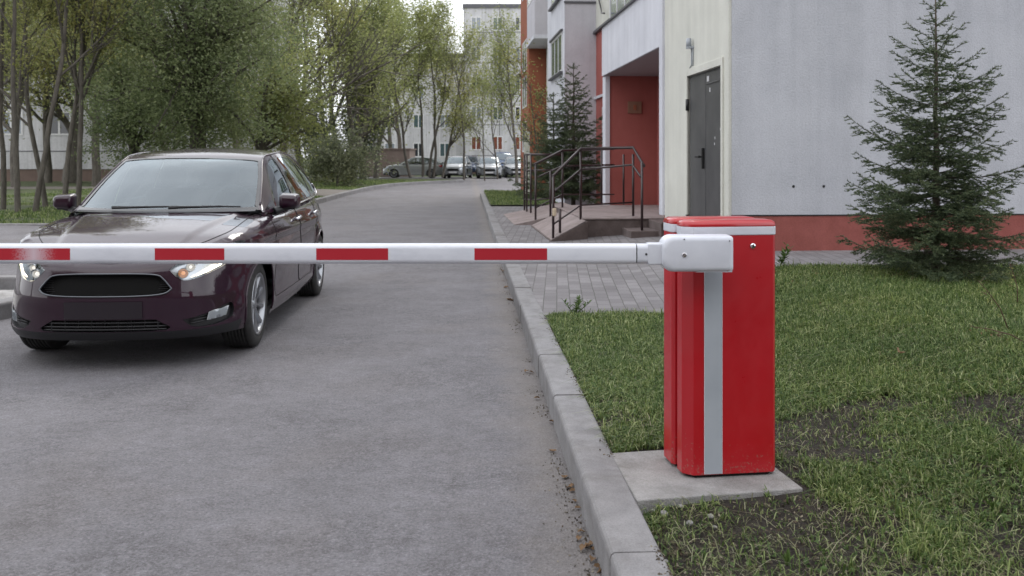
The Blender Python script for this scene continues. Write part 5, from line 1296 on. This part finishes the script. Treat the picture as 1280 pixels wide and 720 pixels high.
# ---- spruces
def spruce(label, X, Y, z, Ht, R0, seed, nwhorl=15, needles=26, nl=.016, dens=1.0, base=.10, per=8, skirt=1.0, nw=.0019):
    root = empty('spruce_tree', (X, Y, z)); tag(root, label, 'spruce', 'spruces beside the house'); rr = np.random.default_rng(seed); mb = MB()
    tp = [Vector((rr.normal() * .006 * Ht * .3, rr.normal() * .006 * Ht * .3, Ht * k / 10)) for k in range(11)]; tp[0] = Vector((0, 0, 0)); mb.tube(tp, [.045 * Ht / 2.9 * (1 - k / 10.6) + .003 for k in range(11)], 8)
    A, Bv, W_ = [], [], []              # shoots: start, end, needle size
    def shoot(a, b, s_=1.0): A.append(a); Bv.append(b); W_.append(s_)
    def trunk_at(h): return np.array([0, 0, h])
    shoot(np.array([0, 0, Ht * .90]), np.array([0, 0, Ht * 1.0]), .8)
    for w in range(nwhorl):
        t_ = (w + .35) / nwhorl; h0 = Ht * (base + (1 - base) * (t_ ** .92)); frac = (h0 - base * Ht) / (Ht - base * Ht)
        env = R0 * (1 - frac) ** .82 * (1 - .18 * skirt * max(0, .16 - frac) / .16) + .05
        nb = max(4, int(per * (1.2 - .72 * frac))); ph = rr.uniform(0, 6.28)
        for b in range(nb + (5 if frac < .5 else 0)):
            minor = b >= nb; az = ph + 2 * PI * b / nb + rr.normal() * .18; L = env * rr.uniform(.60, 1.16) * (.55 if minor else 1)
            el = .60 * frac + rr.normal() * .08 + .02; h = h0 + (rr.uniform(-.5, .5) * Ht / nwhorl * (1.0 if minor else .35))
            d = np.array([math.cos(az), math.sin(az), 0]); n = max(4, int(L / .07)); pts = []
            for k in range(n + 1):
                s_ = k / n; pts.append(trunk_at(h) + d * L * s_ + np.array([0, 0, L * (math.sin(el) * s_ - .34 * (1 - frac) * s_ * (1 - .55 * s_) + .16 * s_ ** 3)]))
            pts = np.array(pts); mb.tube([Vector(p) for p in pts], [max(.010 * L * (1 - k / n * .85), .0018) for k in range(n + 1)], 4, cap=False)
            for k in range(n): 
                if k / n > .22 or frac > .6: shoot(pts[k], pts[k + 1], 1)
            side = np.array([-d[1], d[0], 0])
            m_ = max(3, int(L / .048 * dens))
            for j in range(m_):
                s_ = (j + rr.random()) / m_ * .93 + .08; s_ = min(s_, .985); q = pts[min(int(s_ * n), n - 1)] * (1 - (s_ * n) % 1) + pts[min(int(s_ * n) + 1, n)] * ((s_ * n) % 1)
                sg = 1 if j % 2 else -1; l2 = L * .40 * (1 - s_) ** .62 * rr.uniform(.6, 1.15) + .035
                d2 = unit(d * rr.uniform(.55, .95) + side * sg * rr.uniform(.6, .95) + np.array([0, 0, rr.uniform(-.55, .15) - .06 * (1 - frac)]))
                e = q + d2 * l2; md = (q + e) / 2 + np.array([0, 0, .02 * l2])
                shoot(q, md, .95); shoot(md, e + np.array([0, 0, .12 * l2]), .95)
                if l2 > .10:
                    for sg2 in (-1, 1):
                        for f_ in (.35, .65):
                            q2 = q + (e - q) * f_; d3 = unit(d2 + sg2 * np.cross(d2, [0, 0, 1]) * .9 + np.array([0, 0, -.2 * rr.random()])); shoot(q2, q2 + d3 * l2 * .42 * rr.uniform(.6, 1.1), .9)
    mb.build('trunk', M['fbark'], root, fix=False)
    A = np.array(A); Bv = np.array(Bv); W_ = np.array(W_); Ls = np.linalg.norm(Bv - A, axis=1)
    cnt = np.maximum(3, (Ls / .05 * needles * .55).astype(int)); k = np.repeat(np.arange(len(A)), cnt); s_ = rr.random(len(k))[:, None]
    D = unit(Bv - A)[k]; P_ = A[k] + (Bv - A)[k] * s_; a = rr.normal(size=(len(k), 3)); a[:, 2] = np.abs(a[:, 2]) * .8 + a[:, 2] * .2; a = unit(a - D * (a * D).sum(1, keepdims=True))
    dd = unit(D * .75 + a); ln = (nl * W_[k] * rr.uniform(.7, 1.2, len(k)))[:, None]; sd = unit(np.cross(dd, rr.normal(size=(len(k), 3)))) * nw
    V = np.stack([P_ - sd, P_ + sd, P_ + dd * ln], 1).reshape(-1, 3); np_mesh('foliage', V, np.arange(len(V)).reshape(-1, 3), 3, M['needle'], root)
    # woody core of each shoot
    sd = unit(np.cross(Bv - A, rr.normal(size=A.shape))) * .0022
    V = np.stack([A - sd, A + sd, Bv + sd * .4, Bv - sd * .4], 1).reshape(-1, 4 * 3).reshape(-1, 3); np_mesh('twigs', V, np.arange(len(V)).reshape(-1, 4), 4, M['needle'], root)
    return root, len(k)
X8, Y8 = PX(1170, 8.25), 8.25
_, cnt_ = spruce('near spruce with open tiers of branches standing on the lawn before the grey end wall', X8, Y8, float(gz(X8, Y8)), 2.47, .93, 5, nwhorl=15, needles=29, nl=.024, per=10, dens=1.4, base=.06, nw=.0032); print('needles', cnt_)
spruce('dark spruce behind the porch railings, the pointed one', PX(717, 21.4), 21.4, .2, 3.38, 1.15, 6, nwhorl=15, needles=11, nl=.045, per=9, dens=.85, nw=.0065)
spruce('lower spruce left of the pointed one, leaning over the railings', PX(692, 21.9), 21.9, .2, 2.75, 1.05, 8, nwhorl=13, needles=11, nl=.045, per=9, dens=.85, nw=.0065)

# ---- grass
def blades(name, P_, hgt, wid, rng, material, lean=.6, label=None, flat=0.0):
    n = len(P_); az = rng.uniform(0, 2 * PI, n); d = np.stack([np.cos(az), np.sin(az), np.zeros(n)], 1); s = np.stack([-d[:, 1], d[:, 0], np.zeros(n)], 1)
    h = (hgt * rng.lognormal(0, .33, n))[:, None]; ln = (lean * rng.gamma(2.0, .5, n))[:, None]; w = (wid * rng.uniform(.6, 1.3, n))[:, None]
    up = np.array([0, 0, 1.0]); m1 = P_ + up * h * .55 + d * h * ln * .28; tip = P_ + up * h * np.clip(1 - .45 * ln, .12, 1) + d * h * ln * .95
    V = np.stack([P_ - s * w, P_ + s * w, m1 + s * w * .8, m1 - s * w * .8, tip], 1).reshape(-1, 3); b = np.arange(n) * 5
    F3 = np.concatenate([np.stack([b, b + 1, b + 2], 1), np.stack([b, b + 2, b + 3], 1), np.stack([b + 3, b + 2, b + 4], 1)])
    o_ = np_mesh(name, V, F3, 3, material); tag(o_, label, 'grass', None, 'stuff'); return o_
def vnoise(x, y, s, seed=0):
    """cheap value noise, vectorised"""
    x = x * s; y = y * s; xi = np.floor(x).astype(int); yi = np.floor(y).astype(int); fx = x - xi; fy = y - yi; fx = fx * fx * (3 - 2 * fx); fy = fy * fy * (3 - 2 * fy)
    def hsh(a, b): v = np.sin(a * 127.1 + b * 311.7 + seed * 74.7) * 43758.5453; return v - np.floor(v)
    return (hsh(xi, yi) * (1 - fx) + hsh(xi + 1, yi) * fx) * (1 - fy) + (hsh(xi, yi + 1) * (1 - fx) + hsh(xi + 1, yi + 1) * fx) * fy
rng = np.random.default_rng(77)
def lawn_points(n, ymin=2.4, ymax=9.0):
    y = ymin + (ymax - ymin) * rng.random(n) ** 1.25; x = (y * .58 + .3) * rng.random(n) + 0.0; 
    k = (x > kx(y) + .175) & lawn_keep(x, y) & (x < y * .575 + .2); x, y = x[k], y[k]
    inslab = (y > 3.36 + (x - .45) * .19) & (y < 3.95 + (x - .41) * .2) & (x < 1.11 - (y - 3.5) * .15); x, y = x[~inslab], y[~inslab]
    return x, y
def bare(x, y):
    """1 = closed turf, 0 = bare soil"""
    v = .5 * vnoise(x, y, 2.2, 1) + .3 * vnoise(x, y, 5.5, 2) + .2 * vnoise(x, y, 13, 3)
    near = 1 - sstep(4.2, 5.4, y); v = v - .12 * near + .34 * (1 - near)
    v = v - .62 * np.exp(-(((x - .80) / .42) ** 2 + ((y - 3.02) / .36) ** 2)) - .24 * np.exp(-(((x - 1.34) / .30) ** 2 + ((y - 4.25) / .50) ** 2)) - .14 * np.exp(-(((x - 2.3) / .35) ** 2 + ((y - 4.2) / .5) ** 2))
    v = v - .55 * np.exp(-(((x - X8) / .75) ** 2 + ((y - Y8) / .32) ** 2)) + .12 * np.exp(-((y - 6.2) / 1.2) ** 2)
    return sstep(.20, .62, v)
def scatter(n, thr=0): x, y = lawn_points(n); k = rng.random(len(x)) < np.clip(bare(x, y), .05, 1) * (1 - .45 * sstep(6, 9, y) * 0); x, y = x[k], y[k]; return x, y
x, y = scatter(430000); P_ = np.stack([x, y, soil_z(x, y)], 1)
hmap = .020 + .016 * vnoise(x, y, 3.1, 5) + .012 * vnoise(x, y, 9, 6) + .010 * sstep(5, 7.5, y)
blades('grass', P_, hmap, .0014 + .00035 * y * .6, rng, M['grass'], 1.05, 'short uneven green grass on the plot around the barrier and the near spruce')
x, y = lawn_points(90000); k = rng.random(len(x)) < .06 * (1 - bare(x, y)) + .18 * bare(x, y) + .06; x, y = x[k], y[k]
P_ = np.stack([x, y, soil_z(x, y) + .010], 1); blades('dead_grass', P_, .026, .0015, rng, M['grass_dry'], 2.2, 'dry straw-coloured blades lying between the green grass')
# clover-like small leaves of low weeds over the near plot
x, y = lawn_points(110000); k = rng.random(len(x)) < (.22 + .75 * sstep(.45, .7, vnoise(x, y, 2.7, 9))) * np.clip(bare(x, y) + .12, 0, 1) * (1 - .75 * sstep(4.5, 6.5, y)); x, y = x[k], y[k]
P_ = np.stack([x, y, soil_z(x, y) + rng.uniform(.006, .032, len(x))], 1); V, Fc = leaf_quads(P_, .012 + .012 * (rng.random((len(P_), 1)) ** 3), rng, 2.0, .7); o_ = np_mesh('ground_cover', V, Fc, 4, M['weed']); tag(o_, 'low small-leaved weeds spread through the near grass', 'weeds', None, 'stuff')
# crumbs of soil and litter
x, y = lawn_points(42000); k = rng.random(len(x)) < (1 - bare(x, y)) * .9 + .03; x, y = x[k], y[k]
P_ = np.stack([x, y, soil_z(x, y) + .006], 1); V, Fc = leaf_quads(P_, .011, rng, 3.0, .8, .6); o_ = np_mesh('litter', V, Fc, 4, M['dry']); tag(o_, 'crumbs of dead leaves and soil on the bare patches', 'litter', None, 'stuff'); o_.data.materials[0] = leaf_mat('litter_bits', [(0, (.03, .022, .016)), (.7, (.09, .07, .05)), (1, (.28, .25, .2))], .8, .1, 4)
# grass on the left verge and the plot beyond the paving
def far_grass(name, label, n, xr, yr, keepf, zf, h=.05, w=.006):
    x = rng.uniform(*xr, n); y = rng.uniform(*yr, n); k = keepf(x, y); x, y = x[k], y[k]; P_ = np.stack([x, y, zf(x, y)], 1); return blades(name, P_, h * (.6 + .8 * vnoise(x, y, 1.3, 3)), w, rng, M['grass'], .6, label)
vl = np.array(verge_line)
def inverge(x, y):
    edge = np.interp(y, vl[3:15, 1], vl[3:15, 0]); return (x < edge - .16) & (y > 17.75) & (y < 53) & ~((y > 30.3 + (-6 - x) * .75) & (y < 36.6 + (-6 - x) * .7) & (x > -16))
far_grass('grass', 'grass of the verge under the thin trees at left', 150000, (-17, -2.8), (17.7, 52), lambda x, y: inverge(x, y) & (vnoise(x, y, .9, 4) > .30), lambda x, y: x * 0 + .125, .055, .007)
far_grass('grass', 'small patch of grass in the far corner of the paving before the terracotta bay', 16000, (-1.2, 1.3), (24.1, 34.2), lambda x, y: (x > kx(y) + .17), lambda x, y: gz(x, y) + .03, .05, .006)
# tufts, broad-leaved weeds and stems
def tuft(label, X, Y, n, h, w, seed, lm='weed', group=None, name='weed', lean=.5):
    z = float(soil_z(X, Y)) if Y < 9 else float(gz(X, Y)); root = empty(name, (X, Y, z)); tag(root, label, 'weed', group); r_ = np.random.default_rng(seed); V = []; Fq = []
    for k in range(n):
        az = r_.uniform(0, 6.28); L = h * r_.uniform(.6, 1.1); ln = lean * r_.uniform(.3, 1.5); d = np.array([math.cos(az), math.sin(az), 0]); s_ = np.array([-d[1], d[0], 0]); b = len(V); p = np.array([r_.normal() * .008, r_.normal() * .008, 0])
        for i in range(6):
            t_ = i / 5; c_ = p + d * L * ln * t_ ** 1.4 + np.array([0, 0, L * (t_ - .35 * ln * t_ * t_)]); ww = w * math.sin(PI * min(.12 + t_ * .88, 1)) ** .8 * (1 if t_ < 1 else 0) + .0004; V += [c_ - s_ * ww, c_ + s_ * ww + np.array([0, 0, .0])]
        for i in range(5): q = b + 2 * i; Fq.append((q, q + 1, q + 3, q + 2))
    np_mesh('leaves', np.array(V), np.array(Fq), 4, M[lm], root, True); return root
def leafy_stem(label, X, Y, h, nst, seed, leafs=14, ls=.035, group=None, spread=.25, lm='weed', stemm='weed'):
    z = float(soil_z(X, Y)) if Y < 9 else float(gz(X, Y)); root = empty('weed', (X, Y, z)); tag(root, label, 'weed', group); r_ = np.random.default_rng(seed); mb = MB(); V = []; Fq = []
    for k in range(nst):
        az = r_.uniform(0, 6.28); e = np.array([math.cos(az) * spread * h * r_.uniform(.2, 1), math.sin(az) * spread * h * r_.uniform(.2, 1), h * r_.uniform(.7, 1)]); md = e * .5 + np.array([0, 0, .04 * h])
        mb.tube([(0, 0, 0), tuple(md), tuple(e)], [.0035, .0025, .001], 5)
        for j in range(leafs):
            t_ = .2 + .8 * j / leafs; c_ = e * t_; a2 = j * 2.4 + k; d = unit(np.array([math.cos(a2), math.sin(a2), .55 + .6 * t_])); s_ = unit(np.cross(d, [0, 0, 1])); L = ls * (1.1 - .5 * abs(t_ - .5)) * r_.uniform(.8, 1.2); b = len(V)
            V += [c_, c_ + d * L * .5 + s_ * L * .16, c_ + d * L + np.array([0, 0, -.15 * L]), c_ + d * L * .5 - s_ * L * .16]; Fq.append((b, b + 1, b + 2, b + 3))
    mb.build('stem', M[stemm], root, fix=False); np_mesh('leaves', np.array(V), np.array(Fq), 4, M[lm], root); return root
Yw = 7.35; leafy_stem('leafy weed growing at the corner where kerb, paving and lawn meet', PX(718, Yw), Yw, .15, 6, 3, 16, .05, None, .9)
leafy_stem('tall leafy stem right behind the red cabinet', PX(974, 8.9), 8.9, .24, 4, 4, 12, .075, None, .5)
for i, (px, py, n, h, w, lab) in enumerate(((985, 690, 9, .055, .0045, 'bright broad-leaved tuft on the soil in front of the slab'), (1038, 612, 16, .075, .0028, 'tall dark grass tuft right of the slab corner'), (1200, 512, 14, .085, .0032, 'grass tuft with long blades at the right edge of the plot'),
        (1022, 592, 12, .06, .0028, 'grass tuft just off the right corner of the slab'), (1150, 600, 14, .055, .003, 'grass tuft in the middle of the near lawn'), (1090, 640, 14, .05, .0026, 'low grass tuft below the middle of the near lawn'), (1245, 640, 14, .055, .003, 'grass tuft in the lower right corner'), (960, 618, 10, .045, .0028, 'small tuft hanging over the front edge of the slab'), (1060, 700, 12, .05, .003, 'grass tuft at the bottom edge of the view'), (800, 560, 10, .03, .002, 'tiny tuft beside the back edge of the slab'), (1268, 470, 12, .08, .0035, 'broad tuft near the leaning twig'), (905, 640, 12, .03, .0022, 'creeping tuft on the soil in front of the slab'))):
    Y = GY(py, .14); X = PX(px, Y); tuft(lab, X, Y, n, h, w, 200 + i, 'weed' if i in (0,) else 'grass', 'tufts on the near plot')
# bare reddish stems at the right border
for i, (ax_, ay_, bx__, by_, Yt, lab) in enumerate(((1262, 468, 1222, 350, 5.6, 'tall bare reddish stem leaning left before the spruce'), (1290, 500, 1212, 408, 5.2, 'lower bare reddish twig with a curled dead leaf'), (1272, 380, 1262, 330, 6.6, 'short budding stem at the right border'))):
    a = W(ax_, ay_, Yt); bpt = W(bx__, by_, Yt); a.z = float(soil_z(a.x, Yt)); root = empty('bare_stem', tuple(a)); tag(root, lab, 'stem', 'bare stems at the right border')
    mb = MB(); d = bpt - a; mb.tube([Vector((0, 0, 0)), d * .4 + Vector((.02, 0, .02)), d * .75 + Vector((.01, 0, .015)), d], [.0035, .003, .0022, .0012], 5)
    rr = random.Random(i)
    for k in range(7): t_ = rr.uniform(.45, 1); q = d * t_; mb.tube([q, q + Vector((rr.uniform(-.05, .05), rr.uniform(-.03, .03), rr.uniform(.0, .04)))], [.0015, .0008], 4)
    mb.build('stem', mat('stem_red', (.10, .045, .035), .7), root)
    r2 = np.random.default_rng(i + 5); C_ = np.array([tuple(d * t_) for t_ in r2.uniform(.3, 1, 12)]) + r2.normal(size=(12, 3)) * .012; V, Fc = leaf_quads(C_, .018, r2); np_mesh('buds', V, Fc, 4, M['dry'] if i == 1 else M['leaf_c'], root)
for i, (px, py, lab) in enumerate(((1124, 459, 'single brown leaf on the lawn at middle right'), (1025, 397, 'tiny pale flower or leaf on the lawn behind the cabinet'))):
    Y = GY(py, .22); o_ = bpy.data.objects.new('fallen_leaf', LM[i]); COL.objects.link(o_); o_.location = (PX(px, Y), Y, float(gz(PX(px, Y), Y)) + .045); s_ = (1.6, .5)[i]; o_.scale = (s_,) * 3; o_.rotation_euler = (.5, .3, 1); tag(o_, lab, 'leaf')
# litter below the spruce
x = X8 + rng.normal(size=1500) * .55; y = Y8 - .12 + rng.normal(size=1500) * .22; k = lawn_keep(x, y); x, y = x[k], y[k]
V, Fc = leaf_quads(np.stack([x, y, gz(x, y) + .02], 1), .034, rng, 2.0, .6); o_ = np_mesh('leaf_litter', V, Fc, 4, M['dry']); tag(o_, 'brown leaf litter under the near spruce', 'litter', None, 'stuff')

# grit and leaf crumbs gathered at the foot of the kerb
n = 1600; y = 2.6 + 11 * rng.random(n) ** 1.6; x = kx(y) - np.abs(rng.normal(size=n)) * .05 - .004; k = vnoise(x * .3, y, 4.5, 8) > .42; x, y = x[k], y[k]
V, Fc = leaf_quads(np.stack([x, y, 0 * x + .004], 1), .007 + .0005 * y[:, None] if False else .008, rng, 4.0, .8, .7); o_ = np_mesh('grit', V, Fc, 4, bpy.data.materials['litter_bits']); tag(o_, 'grit and leaf crumbs along the foot of the kerb', 'grit', None, 'stuff')
n = 1000; y = 2.6 + 4.8 * rng.random(n) ** 1.3; x = kx(y) + .165 - np.abs(rng.normal(size=n)) * .018; k = vnoise(x * .3, y, 5.5, 18) > .48; x, y = x[k], y[k]
V, Fc = leaf_quads(np.stack([x, y, 0 * x + .153], 1), .008, rng, 4.0, .8, .7); o_ = np_mesh('soil_crumbs', V, Fc, 4, bpy.data.materials['litter_bits']); tag(o_, 'soil crumbs spilling over the back edge of the kerb', 'soil', None, 'stuff')
